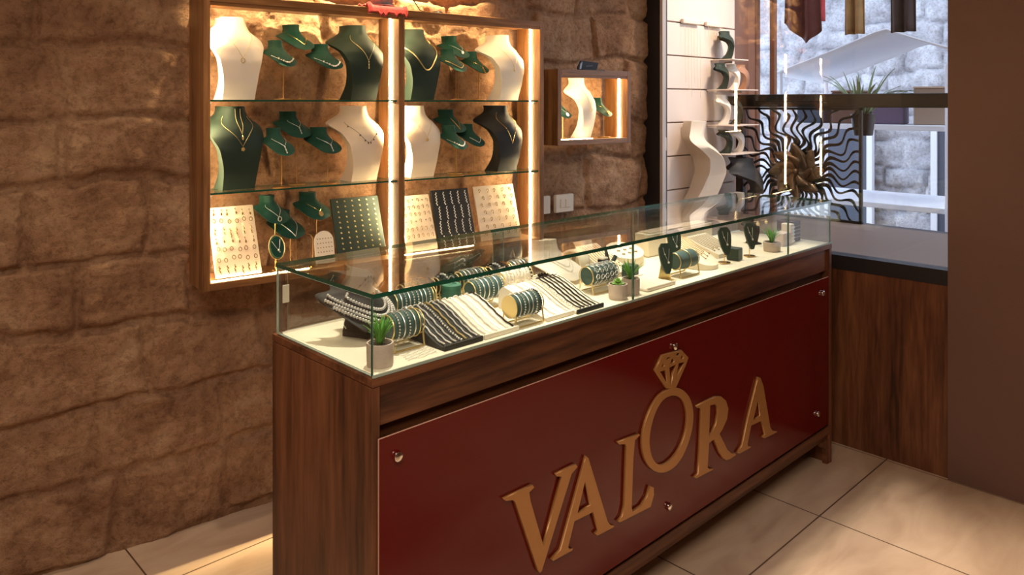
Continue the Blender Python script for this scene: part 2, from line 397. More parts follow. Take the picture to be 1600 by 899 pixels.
# ------------------------------------------------------------------ necklace busts
def interp(tab, x):
    for (a, b), (c, d) in zip(tab[:-1], tab[1:]):
        if x <= c:
            k = (x - a) / (c - a) if c > a else 0; k = k * k * (3 - 2 * k) if False else k
            return b + (d - b) * k
    return tab[-1][1]
def smooth_tab(tab, n=48):
    v = [interp(tab, i / n) for i in range(n + 1)]
    for _ in range(2): v = [v[0]] + [(v[i - 1] + 2 * v[i] + v[i + 1]) / 4 for i in range(1, n)] + [v[-1]]
    return lambda x: v[min(n, int(x * n))] * (1 - (x * n - int(x * n))) + v[min(n, int(x * n) + 1)] * (x * n - int(x * n))
BIG = dict(w=((0, .53), (.15, .54), (.3, .58), (.5, .70), (.64, .86), (.745, 1.04), (.775, 1.04), (.80, .90), (.83, .74), (.87, .57), (.91, .46), (.95, .41), (1, .39)),
           y=((0, -.02), (.2, -.09), (.45, -.135), (.62, -.13), (.75, -.085), (.82, -.02), (.88, .02), (1, .03)),
           b=((0, .01), (.3, .02), (.5, .06), (.65, .18), (.765, .50), (.83, .42), (.89, .22), (1, .18)),
           th=((0, .46), (.08, .38), (.2, .29), (.4, .21), (.6, .16), (.76, .13), (.82, .12), (.88, .20), (1, .32)))
CURL = dict(w=BIG['w'], b=((0, .01), (.5, .04), (.65, .12), (.765, .32), (.83, .28), (.89, .16), (1, .12)),
            y=((0, .17), (.12, .07), (.3, -.05), (.5, -.13), (.64, -.12), (.74, -.04), (.80, .05), (.86, .07), (1, .03)),
            th=((0, .44), (.2, .44), (.5, .40), (.7, .30), (.80, .22), (.88, .26), (1, .32)))
BIB = dict(w=((0, .06), (.025, .38), (.07, .60), (.15, .80), (.27, .94), (.40, 1.0), (.52, .98), (.60, .86), (.67, .60), (.74, .45), (.85, .38), (1, .38)),
           y=((0, -.50), (.2, -.40), (.45, -.22), (.6, -.08), (.7, .0), (.85, .03), (1, .05)),
           b=((0, .0), (.2, .07), (.38, .26), (.50, .50), (.60, .58), (.68, .30), (1, .2)),
           th=((0, .06), (.5, .08), (.66, .10), (.75, .26), (1, .36)))
def bust_surf(kind, w_, h):
    W_ = smooth_tab(kind['w']); Y_ = smooth_tab(kind['y']); B_ = smooth_tab(kind['b'])
    def S(s, t): return Vector((t * w_ / 2 * W_(s), Y_(s) * h + B_(s) * t * t * w_, s * h))
    return S
def bust_mesh(kind, w_, h, ns=60, nt=17):
    S = bust_surf(kind, w_, h); T_ = smooth_tab(kind['th']); mb = MB(); ring = []; rows = []
    for i in range(ns):
        s = i / (ns - 1); th = T_(s) * w_; fr = []; bk = []
        for j in range(nt):
            t = -1 + 2 * j / (nt - 1); e = 1 - abs(t) ** 10 * .0
            p = S(s, t); inset = .0 if abs(t) < .999 else .0
            fr.append(p)
            q = p.copy(); q.y += th * (1 - .12 * t * t if kind is BIG else 1); q.x *= .97
            bk.append(q)
        rows.append(fr + bk[::-1])
    n = len(rows[0]); vs = [p for r in rows for p in r]; fs = []
    for i in range(ns - 1):
        for k in range(n): fs.append((i * n + k, i * n + (k + 1) % n, (i + 1) * n + (k + 1) % n, (i + 1) * n + k))
    # bottom and top closed with strips between front and back rows
    for base in (0, (ns - 1) * n):
        for j in range(nt - 1): fs.append((base + j, base + j + 1, base + n - 2 - j, base + n - 1 - j))
    mb.add(vs, fs); return mb, S
def on(S, s, t, off=.0018):
    e = .004; p = S(s, t); a = S(min(1, s + e), t) - S(max(0, s - e), t); b = S(s, t + e) - S(s, t - e)
    n = b.cross(a).normalized()
    if n.y > 0: n = -n
    return p + n * off
def bead_chain(pts, r, step):
    """little balls strung along a path"""
    mb = MB(); d = 0
    for a, b in zip(pts[:-1], pts[1:]):
        L = (b - a).length
        while d < L: mb.ball(a.lerp(b, d / L), r, 6); d += step
        d -= L
    return mb
def chain_path(S, s0, s1, t1, p, n=28, shift=0, off=.0018):
    out = []
    for i in range(n + 1):
        k = -1 + 2 * i / n; out.append(on(S, s0 + (s1 - s0) * abs(k) ** p, k * t1 + shift, off))
    return out
def place_necklace(owner_loc, rot, S, spec, label, group=None, mat=None):
    """a fine chain lying on the bust with whatever hangs from it"""
    s0, s1, t1, p, pend, mat, r = spec
    t = thing('necklace', label, 'necklace', owner_loc, rot, group)
    path = chain_path(S, s0, s1, t1, p, off=max(.0016, r * 1.5))
    MB().tube(path, r, 5).build('chain', mat, t)
    c = on(S, s0, 0, .003); dn = (on(S, s0 - .03, 0, .003) - c).normalized()
    m = MB()
    if pend == 'ring': m.tube([c + dn * .009 + Vector((cos(a) * .007, 0, sin(a) * .008)) for a in [i * pi / 8 for i in range(16)]], .0014, 5, True)
    elif pend == 'disc': m.lathe([(.0001, -.001), (.010, -.001), (.010, .001), (.0001, .001)], c + dn * .011, 14, Matrix.Rotation(pi / 2 - .5, 4, 'X'))
    elif pend == 'drop': m.ball(c + dn * .004, .002, 6).ball(c + dn * .012, .0050, 8, (.8, .5, 1.5))
    elif pend == 'bar':
        for k in range(5): m.ball(c + dn * (.004 + .006 * k), .0021 if k % 2 else .0028, 6)
    elif pend == 'flower':
        for a in range(5): m.ball(c + dn * .009 + Vector((cos(a * 2 * pi / 5) * .0045, 0, sin(a * 2 * pi / 5) * .0045)), .003, 6)
        m.ball(c + dn * .009, .0026, 6)
    elif pend == 'cross':
        m.ball(c + dn * .008, .002, 6, (3.4, 1, 1)).ball(c + dn * .010, .002, 6, (1, 1, 4.2))
    elif pend == 'charms':
        for k in (-.9, -.6, -.33, -.1, .12, .36, .62, .88):
            q = on(S, s0 + (s1 - s0) * abs(k) ** p, k * t1, .003); MB().ball(q + Vector((0, -.001, -.004)), .0028, 6, (1, .6, 1.3)).build('charm', mat, t)
    elif pend == 'stones':
        for i in range(4, 25, 2): MB().ball(path[i] + Vector((0, -.003, 0)), .0027 if i % 4 else .0036, 6).build('stone', mat, t)
    if m.v: m.build('pendant', mat, t)
    return t

SPECG = lambda s0, s1, t1, p, pend, mat=GOLDL, r=.0007: (s0, s1, t1, p, pend, mat, r)
KINDS = {'big': BIG, 'bib': BIB, 'curl': CURL}
_bust_cache = {}
def bust(name, label, cat, kind, w_, h, mat, loc, rot, group=None, edge=None):
    key = (kind, w_, h, mat.name)
    mb, S = bust_mesh(KINDS[kind], w_, h)
    t = thing(name, label, cat, loc, rot, group)
    if key in _bust_cache:
        o = _bust_cache[key].copy(); COL.objects.link(o); o.parent = t
    else:
        o = mb.build('torso' if kind != 'bib' else 'neck_form', mat, t, True, 50); _bust_cache[key] = o
    return t, S
def stand_bust(label, u, zc, zbase, v, rz, mat, spec, nlabel, w_=.118, h=.096, group='green velvet neck forms on thin gold rods', tilt=0, rodx=0.0):
    """neck form on a thin gilt rod with a round foot"""
    base = W(u, v, zbase + .0006); t = thing('necklace_stand', label, 'necklace stand', base, WA + rz, group)
    mb, S0 = bust_mesh(BIB, w_, h)
    hz_ = zc - zbase - h * .5; off = Vector((0, .012, hz_))
    nf = mb.build('neck_form', mat, t, True, 50, loc=off)
    MB().tube([(rodx, 0, .004), (rodx, 0, hz_ + h * .42)], .0016, 8).build('rod', RODM, t)
    MB().lathe([(.0001, 0), (.030, 0), (.031, .002), (.030, .0035), (.004, .0045), (.003, .008), (.0001, .008)], (rodx, 0, 0), 24).build('foot', RODM, t)
    M_ = Matrix.Translation(base) @ Matrix.Rotation(WA + rz, 4, 'Z') @ Matrix.Translation(off)
    place_necklace(M_.translation, (0, 0, WA + rz), S0, spec, nlabel, 'necklaces on the small green neck forms')
    return t
def big_bust(label, u, z, v, rz, mat, spec, nlabel, w_=.212, h=.285, group='large necklace busts in the wall cases'):
    loc = W(u, v, z + .0007); t, S = bust('necklace_bust', label, 'necklace bust', 'big', w_, h, mat, loc, WA + rz, group)
    for sp, nl in (spec if isinstance(spec, list) else [(spec, nlabel)]):
        place_necklace(loc, (0, 0, WA + rz), S, sp, nl, 'necklaces on the large busts')

R_ = radians
# left cabinet, top shelf
big_bust('large white necklace bust on the top shelf of the left tall cabinet', 0.1135, Z1, .100, R_(4), WHITE, SPECG(.50, .86, .55, 1.2, 'ring'), 'fine gold chain with a small open ring pendant, on the white bust at top left')
stand_bust('small green neck form with a stone-set collar, beside the white bust on the top shelf', .258, 1.655, Z1, .136, R_(11), GREEN, SPECG(.16, .40, .86, 1.8, 'stones', SILVER), 'row of small bright stones round the green neck form beside the top left white bust', w_=.098)
stand_bust('highest small green neck form of the top shelf in the left cabinet', .350, 1.722, Z1, .060, R_(11), GREEN, SPECG(.20, .60, .62, 1.1, None, GOLD, .0013), 'plain gold V chain on the highest small green form of the left top shelf')
stand_bust('small green neck form with a bead collar beside the dark top left shelf bust', .444, 1.652, Z1, .105, R_(11), GREEN, SPECG(.12, .42, .88, 1.8, 'stones', STONEW), 'white bead collar on the small green form beside the dark top shelf bust')
big_bust('large dark green necklace bust at the right end of the top shelf, left cabinet', 0.584, Z1, .100, R_(6), DKGREEN, SPECG(.52, .86, .6, 1.0, 'bar'), 'fine chain with a hanging stone bar on the dark bust of the left top shelf')
# left cabinet, second shelf
big_bust('large dark green necklace bust on the second left shelf, below the white one', 0.1135, Z2, .100, R_(4), DKGREEN,
         [(SPECG(.52, .88, .70, 1.0, 'flower'), 'long gold chain with a clover pendant on the dark bust below the white bust'),
          (SPECG(.66, .97, .20, 1.0, 'drop'), 'short gold chain with one bright drop, worn above the clover pendant')], '')
stand_bust('small green neck form beside the dark bust on the second shelf, left cabinet', .252, 1.345, Z2, .136, R_(11), GREEN, SPECG(.34, .60, .60, 1.0, 'bar', SILVER), 'silver drop chain on the small green form beside the left dark bust', w_=.098)
stand_bust('highest small green neck form on the second shelf, left cabinet', .338, 1.402, Z2, .060, R_(11), GREEN, SPECG(.40, .66, .60, 1.0, 'bar', SILVER), 'silver chain with dangling stones on the highest green form of the second shelf')
stand_bust('small green neck form beside the cream bust on the second shelf, left cabinet', .438, 1.343, Z2, .105, R_(11), GREEN, SPECG(.34, .60, .60, 1.0, 'bar', SILVER), 'silver drop chain on the small green form beside the cream bust')
big_bust('large cream necklace bust with a charm chain, second shelf of the left cabinet', 0.586, Z2, .100, R_(6), CREAM, SPECG(.52, .78, .66, 1.7, 'charms', plain('dark_charm', (.10, .07, .05), .3, .5)), 'fine chain with dark round charms on the cream bust of the second shelf')
# right cabinet, top shelf
big_bust('large dark green necklace bust wearing a long curb chain, top shelf of the right cabinet', 0.8430, Z1, .100, R_(4), DKGREEN, SPECG(.42, .86, .86, 2.0, None, GOLDL, .0026), 'long thick gold curb chain on the dark bust of the right top shelf')
stand_bust('small green neck form beside the dark bust, top shelf of the right cabinet', .982, 1.655, Z1, .138, R_(11), GREEN, SPECG(.16, .45, .84, 1.8, None, GOLDL, .0016), 'gold collar chain on the small green form beside the curb chain bust', w_=.098)
stand_bust('highest small green neck form on the top shelf of the right cabinet', 1.045, 1.717, Z1, .060, R_(11), GREEN, SPECG(.30, .58, .60, 1.0, 'flower', SILVER), 'bright butterfly-like pendant chain on the highest green form of the right top shelf')
stand_bust('small green neck form tucked behind the white bust, top shelf of the right cabinet', 1.150, 1.655, Z1, .060, R_(11), GREEN, SPECG(.26, .58, .70, 1.0, 'bar', GOLD), 'gold chain with a short drop on the green form beside the right white bust', w_=.104)
big_bust('large white necklace bust at the right end of the top shelf, right cabinet', 1.279, Z1, .100, R_(6), WHITE, SPECG(.50, .84, .55, 1.0, 'drop'), 'fine chain with a gold teardrop pendant on the white bust at top right')
# right cabinet, second shelf
big_bust('large cream necklace bust on the second shelf of the right cabinet', 0.8430, Z2, .100, R_(4), CREAM, SPECG(.56, .86, .55, 1.0, 'flower'), 'fine chain with a small gold cluster on the cream bust of the right cabinet')
stand_bust('small green neck form beside the cream bust, second shelf of the right cabinet', .980, 1.340, Z2, .146, R_(11), GREEN, SPECG(.14, .42, .86, 1.8, 'stones', SILVER), 'bright stone collar on the green form beside the right cabinet cream bust', w_=.098)
stand_bust('highest small green neck form on the second shelf, right cabinet', 1.028, 1.405, Z2, .060, R_(11), GREEN, SPECG(.10, .62, .30, 1.0, None, GOLD, .0012), 'long thin gold chain on the highest green form of the right second shelf')
stand_bust('small green neck form beside the black bust, second shelf of the right cabinet', 1.118, 1.343, Z2, .075, R_(11), GREEN, SPECG(.18, .40, .60, 1.3, None, SILVER, .0012), 'thin silver collar on the green form beside the black bust', w_=.104)
big_bust('large black necklace bust at the right end of the second shelf, right cabinet', 1.269, Z2, .100, R_(6), BLACK, SPECG(.42, .90, .62, 1.0, None, GOLD, .0010), 'long thin gold chain on the black bust of the right cabinet')
# left cabinet, bottom
stand_bust('small dark green neck form with a round pendant, bottom left of the left cabinet', .246, 1.103, Z3, .090, R_(11), GREEN, SPECG(.24, .66, .66, 1.0, 'ring', SILVER), 'silver chain with an open circle pendant on the bottom left green form', w_=.104)
stand_bust('small green neck form with doubled chains, low in the middle of the bottom compartment', .312, 1.040, Z3, .065, R_(11), GREEN, SPECG(.08, .66, .66, 1.0, None, SILVER, .0014), 'bright V chain reaching over the tip of the low middle green form')
stand_bust('small green neck form with a coin pendant, beside the green earring board', .410, 1.100, Z3, .070, R_(11), GREEN, SPECG(.30, .62, .60, 1.0, 'disc', GOLD), 'gold chain with a coin pendant on the green form beside the earring board')
# little box
big_bust('white necklace bust inside the small square display box', 1.745, 1.3135, .088, R_(8), WHITE, SPECG(.50, .80, .35, 1.2, 'ring'), 'fine chain with a tiny ring pendant on the bust in the small display box', w_=.15, h=.285)
stand_bust('small green neck form at the left inside the small display box', 1.615, 1.455, 1.3135, .080, R_(10), GREEN, SPECG(.28, .60, .55, 1.0, 'disc', SILVER), 'pale oval pendant on the left green form of the small display box', w_=.10, h=.092)
stand_bust('small green neck form at the right inside the small display box', 1.880, 1.460, 1.3135, .080, R_(10), GREEN, SPECG(.28, .60, .55, 1.0, 'disc', GOLD), 'gold flower pendant on the right green form of the small display box', w_=.10, h=.092)
# upright bar stands (gold hooks) in the bottom compartment
for u, ht in ((.352, .13), (.372, .12)):
    t = thing('earring_bar_stand', 'thin gold hooked bar stand ' + ('under the low middle green form' if u < .37 else 'just left of the arched cream card'), 'jewellery stand', W(u, .125 if u > .36 else .02, Z3), WA, 'gold bar stands by the arched card')
    MB().tube([(0, 0, .004), (0, 0, ht - .02), (-.008, 0, ht - .004), (-.022, 0, ht)], .0014, 7).build('rod', RODM, t)
    MB().lathe([(.0001, 0), (.018, 0), (.018, .003), (.0001, .004)], (0, 0, 0), 18).build('foot', GOLD, t)
# small oval stand at the front
t = thing('necklace_stand', 'little oval green pendant stand with gold rim at the front of the left cabinet', 'necklace stand', W(.236, .132, Z3), WA + R_(2))
M_ = Matrix.Translation((0, 0, .086)) @ Matrix.Rotation(R_(-18), 4, 'X') @ Matrix.Rotation(pi / 2, 4, 'X')
def oval(r, z0, z1, sc=1.45):
    return [(r * 1.0, z0), (r, z1)]
mo = MB(); mo.lathe([(.0001, -.004), (.026, -.004), (.027, 0), (.024, .006), (.0001, .007)], (0, 0, 0), 24, M_ @ Matrix.Diagonal((1, 1.5, 1, 1))); mo.build('oval_pad', GREEN, t)
MB().tube([M_ @ Vector((cos(a) * .028, sin(a) * .042, 0)) for a in [i * pi / 14 for i in range(28)]], .0022, 6, True).build('rim', GOLDL, t)
MB().tube([(0, .004, 0), (0, .004, .05)], .002, 7).lathe([(.0001, 0), (.011, 0), (.011, .003), (.0001, .004)], (0, .004, 0), 18).build('foot', GOLD, t)
t = thing('necklace', 'short silver chain with a bow charm on the little oval stand', 'necklace', W(.236, .132, Z3), WA + R_(2))
pp = [M_ @ Vector(p) for p in ((-.018, .022, .0075), (-.006, 0, .0085), (.003, -.012, .0085), (.008, .004, .0085), (.012, .026, .0075))]
MB().tube(pp, .0010, 5).build('chain', SILVER, t); MB().ball(pp[2], .004, 6).ball(pp[2] + Vector((.004, 0, -.006)), .003, 6).build('pendant', SILVER, t)

# ------------------------------------------------------------------ earring boards
def board(label, w_, h, mat, bottom, top, r=.004, name='earring_board', arch=False, curve=.0):
    """padded card leaning back; bottom = (u, v) of its lower middle, top v gives the lean"""
    (u, v), (ut, vt) = bottom, top
    lean = math.asin(max(-1, min(1, (v - vt) / h)))
    roll = math.atan2(ut - u, h) if ut is not None else 0
    t = thing(name, label, 'earring display', W(u, v, Z3 + .0042), (0, 0, 0))
    M = Matrix.Translation(W(u, v, Z3 + .0042)) @ Matrix.Rotation(WA, 4, 'Z') @ Matrix.Rotation(-roll * 0, 4, 'Y') @ Matrix.Rotation(-lean, 4, 'X')
    t.matrix_world = M; t.rotation_euler = M.to_euler(); t.location = M.translation
    if arch:
        pl = [(-w_ / 2, 0), (w_ / 2, 0)] + [(w_ / 2 * cos(a), h - w_ / 2 + w_ / 2 * sin(a)) for a in [i * pi / 12 for i in range(13)]]
        o = MB().prism(pl, .005).build('panel', mat, t, False)
    else:
        o = MB().bevbox(-w_ / 2, w_ / 2, 0, .008, 0, h, .0015).build('panel', mat, t, False)
    return t, M
USED = set()
def pin(proto, M, x, z, roll=0, y=-.001):
    c = dup(proto) if proto.name in USED else proto
    USED.add(proto.name)
    m = M @ Matrix.Translation((x, y, z)) @ Matrix.Rotation(roll, 4, 'Y'); c.location = m.translation; c.rotation_euler = m.to_euler(); return c
def earring(kind, mat, label, group, sc=1.0):
    m = MB()
    if kind == 'stud': m.ball((0, -.002 * sc, 0), .0032 * sc, 8, (1, .6, 1)); m.tube([(.0, -.001, -.001), (.0042 * sc, -.0015, -.003 * sc)], .0008, 4)
    elif kind == 'hoop': m.tube([(cos(a) * .006 * sc, -.002, sin(a) * .0075 * sc - .007 * sc) for a in [i * pi / 7 for i in range(14)]], .0012 * sc, 5, True); m.ball((0, -.002, .001), .0016, 6)
    elif kind == 'drop': m.ball((0, -.002, 0), .0022 * sc, 6); m.tube([(0, -.002, 0), (.001, -.002, -.011 * sc)], .0007, 4); m.ball((.001, -.002, -.015 * sc), .0042 * sc, 7, (.8, .5, 1.3))
    elif kind == 'dangle':
        for k in range(5): m.ball((sin(k * 2.1) * .0018, -.002, -.006 * k * sc), (.0030 if k % 2 else .0021) * sc, 6, (1, .6, 1.2))
    elif kind == 'hook': m.tube([(.004 * cos(a) * sc, -.002, .005 * sin(a) * sc) for a in [(-.35 + i * .19) * pi for i in range(9)]], .0011 * sc, 5); m.ball((.0015, -.002, -.007 * sc), .0022 * sc, 6)
    elif kind == 'strand':
        for k in range(9): m.ball((.0016 * (-1) ** k, -.003, -.0065 * k * sc), .0026 * sc, 6, (1.2, .7, 1.2))
    o = m.build('earring' if kind != 'strand' else 'bracelet', mat); tag(o, label, 'earring' if kind != 'strand' else 'bracelet', group); return o
DARKGOLD = plain('aged_gold', (.26, .15, .035), .32, .75)
rnd = random.Random(5)
# cream board, bottom left
_, M = board('cream board crowded with drop earrings leaning at the bottom left of the left cabinet', .155, .245, CREAM, (.108, .130), (None, .035))
P = [earring(k, m_, l, g, s_) for k, m_, l, g, s_ in (
    ('drop', DARKGOLD, 'gold drop earring with a rounded bead, on the cream board at bottom left', 'drop earrings on the left cream board', 1.0),
    ('dangle', DARKGOLD, 'jointed dangling earring of small gold beads on the left cream board', 'bead danglers on the left cream board', 1.0),
    ('hoop', DARKGOLD, 'thin oval hoop earring on the left cream board', 'hoops on the left cream board', .9))]
for r_ in range(7):
    for c_ in range(6):
        pin(P[(r_ * 2 + c_ * 3 + (r_ > 4)) % 3], M, -.062 + c_ * .0245 + rnd.uniform(-.003, .003), .232 - r_ * .033 + rnd.uniform(-.004, .004), rnd.uniform(-.15, .15))
# green stud board
_, M = board('dark green board of stud earrings at the right of the left cabinet bottom', .200, .235, plain('dark_green_board', (.012, .032, .024), .55), (.578, .115), (None, .04))
P0 = earring('stud', GOLDL, 'small bright stud earring in even rows on the dark green board', 'studs on the dark green board', 1.0)
for r_ in range(11):
    for c_ in range(6): pin(P0, M, -.076 + c_ * .0305, .222 - r_ * .0200, rnd.uniform(-.3, .3))
# arched card
_, M = board('small arched cream earring card beside the green stud board', .074, .118, WHITE, (.425, .120), (None, .095), name='earring_card', arch=True)
P0 = earring('stud', DARKGOLD, 'tiny gold stud on the small arched cream card', 'studs on the arched card', .6)
for r_ in range(4):
    for c_ in range(6): pin(P0, M, -.027 + c_ * .0108, .090 - r_ * .016)
# right cabinet boards
_, M = board('cream board of small earrings leaning at the left of the right cabinet bottom', .140, .225, CREAM, (.835, .125), (None, .05))
P = [earring(k, m_, l, g, s_) for k, m_, l, g, s_ in (('hook', DARKGOLD, 'tiny gold hook earring on the cream board left of the black bracelet board', 'hooks on the narrow cream board', 1.0),
     ('stud', BEADK, 'tiny dark stud earring on the cream board left of the black bracelet board', 'dark studs on the narrow cream board', .7))]
for r_ in range(7):
    for c_ in range(6): pin(P[0 if (r_ % 3 or c_ % 2) else 1], M, -.055 + c_ * .022 + rnd.uniform(-.002, .002), .205 - r_ * .029 + rnd.uniform(-.003, .003), rnd.uniform(-.4, .4))
_, M = board('black board hung with short silver bracelets in the right cabinet bottom', .185, .235, BLACK, (1.010, .115), (None, .045), name='bracelet_board')
P0 = earring('strand', SILVER, 'short silver bracelet strand pinned upright on the black board', 'bracelet strands on the black board', .95)
for r_ in range(4):
    for c_ in range(5): pin(P0, M, -.072 + c_ * .036 + (.006 if r_ % 2 else 0), .222 - r_ * .0600, rnd.uniform(-.06, .06))
_, M = board('wide cream board of gold hook earrings, right end of the right cabinet bottom', .215, .235, CREAM, (1.240, .110), (None, .045))
P0 = earring('hook', DARKGOLD, 'gold hook earring on the wide cream board beside the bright light strip', 'hook earrings on the wide cream board', 1.2)
for r_ in range(7):
    for c_ in range(5): pin(P0, M, -.080 + c_ * .040 + (.010 if r_ % 2 else 0) + rnd.uniform(-.003, .003), .215 - r_ * .0310, rnd.uniform(-.5, .5))

# ------------------------------------------------------------------ on top of the cabinets, on the wall
t = thing('wall_washer_lamp', 'small black puck lamp lying on top of the right tall cabinet', 'lamp', W(.905, .120, 1.8406), WA)
MB().lathe([(.0001, 0), (.020, 0), (.022, .004), (.019, .009), (.0001, .009)], (0, 0, 0), 20).build('housing', BLACKM, t)
MB().lathe([(.0001, .009), (.013, .009), (.013, .0105), (.0001, .011)], (0, 0, 0), 16).build('lens', WHITEP, t)
t = tag(MB().tube([W(.885, .110, 1.843), W(.86, .06, 1.858), W(.845, .032, 1.90), W(.80, .030, 2.02), W(.77, .030, 2.2)], .0022, 6).build('lamp_cord', BLACKM), 'thin black cord running down the lit stone to the puck lamp', 'cord')
t = thing('yarn_spool', 'spool of grey yarn standing in red cloth on top of the left cabinet', 'spool', W(.655, .112, 1.8525), WA)
MB().lathe([(.0001, 0), (.052, 0), (.052, .004), (.045, .006)] + [(.045 + .0016 * sin(i * 1.9), .006 + i * .0036) for i in range(24)] + [(.052, .095), (.052, .10), (.0001, .10)], (0, 0, 0), 28).build('yarn', SPOOLG, t)
def cloth(a, b):
    x = (a - .5) * .17; y = (b - .5) * .105; r = sqrt((x / .085) ** 2 + (y / .055) ** 2)
    z = .004 + .012 * abs(noise.noise(Vector((x * 40, y * 40, 3)))) * 1.6 + .010 * max(0, 1 - r) * 0 + .005 * sin(a * 31) * sin(b * 17)
    if sqrt((x - .007) ** 2 + (y + .024) ** 2) < .064: z = min(z, .004)
    z = max(z, .0008)
    if y < -.038: z = z * .6 - (-.038 - y) * (1.5 + 2.2 * abs(noise.noise(Vector((x * 45, 2, 7))))); y = -.038 - (-.038 - y) * .35 - .003
    return (x, y, z)
o = MB().grid(cloth, 60, 36).build('red_cloth', REDC, loc=W(.648, .136, 1.841), rot=WA); md = o.modifiers.new('s', 'SOLIDIFY'); md.thickness = .003; md.offset = 1
tag(o, 'crumpled bright red cloth under the grey yarn spool on the cabinet top', 'cloth')
t = thing('card_holder', 'small black leaning card holder on top of the small display box', 'card holder', W(1.755, .100, 1.6345), WA)
MB().prism([(-.058, 0), (.055, 0), (.058, .004), (.072, .040), (-.045, .046), (-.066, .010)], .006, 'Y', 0).build('back_plate', BLACK, t, False)
MB().bevbox(-.055, .085, -.03, .03, 0, .004, .001).build('tray', BLACK, t, False)
MB().prism([(-.056, .006), (-.045, .006), (-.036, .042), (-.050, .030)], .002, 'Y', -.0025).build('silver_fold', plain('dull_silver', (.30, .30, .32), .4, .4), t, False)
# moulded letters on the card holder are a few unreadable grey strokes
sp = MB()
for i in range(5): sp.box(-.012 + i * .009, -.006 + i * .009, -.0014, 0, .017 + .0008 * i, .024 + .0008 * i)
sp.build('printed_line', plain('grey_print', (.10, .10, .12), .6), t, False)
for k, (u, z, w_, lab, lit) in enumerate(((1.677, 1.004, .114, 'cream wall switch plate nearer the window, on the dark stone', True), (1.545, 1.004, .085, 'cream wall switch plate closer to the tall cabinets', False))):
    t = thing('wall_switch', lab, 'light switch', W(u, .0, z - .042), WA, 'wall switch plates')
    MB().bevbox(-w_ / 2, w_ / 2, -.026, -.006, 0, .084, .003).build('plate', WHITEP, t, False)
    for j in range(2 if lit else 1): MB().bevbox(-.030 + j * .032, -.001 + j * .032, -.030, -.026, .022, .062, .002).build('rocker', WHITEP, t, False)

# ------------------------------------------------------------------ the counter
ct = thing('display_counter', 'long walnut counter with a dark red front panel carrying bronze letters', 'counter', (0, 0, 0))
LX = 2.24
MB().bevbox(0, LX, 0, .45, .882, .900, .001).build('counter_top', WOODX, ct, False)
MB().bevbox(.0, .020, .0015, .448, 0, .8805, .001).build('end_panel', WOODZ, ct, False)
MB().bevbox(LX - .022, LX, .0015, .448, .0, .8805, .001).build('end_panel', WOODZ, ct, False)
MB().box(.020, LX - .022, .014, .030, .792, .8805).build('front_band', WOODX, ct, False)
MB().box(.020, LX - .022, .034, .050, .15, .8).build('front_board', WOODX, ct, False)
MB().box(.020, LX - .022, .425, .440, .10, .88).build('back_panel', WOODX, ct, False)
MB().bevbox(.020, LX - .022, .000, .030, .122, .158, .002).bevbox(.020, LX - .022, .010, .42, .100, .122, .002).build('bottom_rail', WOODX, ct, False)
ft = MB(); ft.prism([(LX - .080, .100), (LX - .022, .100), (LX - .022, 0), (LX - .038, 0), (LX - .040, .040), (LX - .050, .066), (LX - .080, .082)], .02, 'Y', .004)
ft.build('foot', WOODX, ct, False)
dk = MB(); dk.box(.010, LX - .01, .010, .432, .9002, .9050); dk.build('deck_liner', LINER, ct, False)
pn = MB(); pn.box(.013, LX - .045, -.006, -.001, .172, .772); pn.mi = [0, 1, 0, 1, 0, 1]
panel = pn.build('sign_panel', [RED, REDE], ct, False)
for (x, z) in ((.0574, .7244), (1.0938, .7323), (1.0632, .2490), (2.1325, .7155), (2.0863, .2437), (.0574, .23)):
    MB().lathe([(.0001, 0), (.0105, 0), (.0115, .003), (.0105, .009), (.008, .011), (.0001, .0115)], (x, -.006, z), 24, Matrix.Rotation(pi / 2, 4, 'X')).build('mounting_bolt', CHROME, panel, True, 40)
LT_V = [(.3654,.5245),(.4654,.5235),(.472,.5148),(.4538,.5087),(.4589,.4839),(.5055,.3534),(.5409,.4324),(.5733,.5072),(.5543,.5144),(.5516,.5215),(.629,.5223),(.6359,.5125),(.6121,.5016),(.4988,.2932),(.492,.2906),(.4843,.3),(.4045,.5018),(.3963,.5099),(.3724,.5161)]
LT_A1 = [(.6711,.5303),(.6811,.5206),(.7626,.3191),(.7751,.3045),(.7927,.2966),(.7877,.293),(.718,.2965),(.7096,.3052),(.7228,.309),(.6988,.3684),(.6234,.3719),(.5992,.314),(.6037,.3066),(.6177,.3028),(.6149,.2983),(.5409,.3009),(.5356,.3067),(.569,.318),(.6635,.5129)]
LT_A1h = [(.6664,.4624),(.6899,.3909),(.6359,.3891)]
LT_L = [(.8086,.5254),(.9072,.5187),(.9118,.5138),(.887,.5066),(.8795,.4565),(.8716,.3198),(.8755,.3051),(.9188,.3061),(.9454,.3213),(.9615,.3485),(.9784,.3383),(.9797,.3163),(.9633,.2863),(.8168,.2954),(.8086,.3012),(.8278,.3084),(.8389,.3352),(.8473,.5014),(.8417,.5093),(.8141,.5169)]
LT_R = [(1.2068,.518),(1.3216,.5175),(1.3567,.5082),(1.3868,.4857),(1.4013,.4551),(1.3926,.4232),(1.3638,.3974),(1.3461,.3876),(1.3962,.3191),(1.4218,.2995),(1.444,.2917),(1.4515,.2843),(1.4144,.2827),(1.389,.2863),(1.3674,.2998),(1.3426,.3284),(1.3111,.3794),(1.2816,.3773),(1.2734,.3005),(1.2836,.2923),(1.3063,.287),(1.3042,.2825),(1.2068,.2874),(1.1971,.2943),(1.2186,.2986),(1.2266,.3651),(1.2365,.4971),(1.2299,.5055),(1.2121,.5104)]
LT_Rh = [(1.2884,.4975),(1.3181,.4938),(1.332,.4818),(1.3355,.4583),(1.325,.4275),(1.3008,.4049),(1.2816,.3976)]
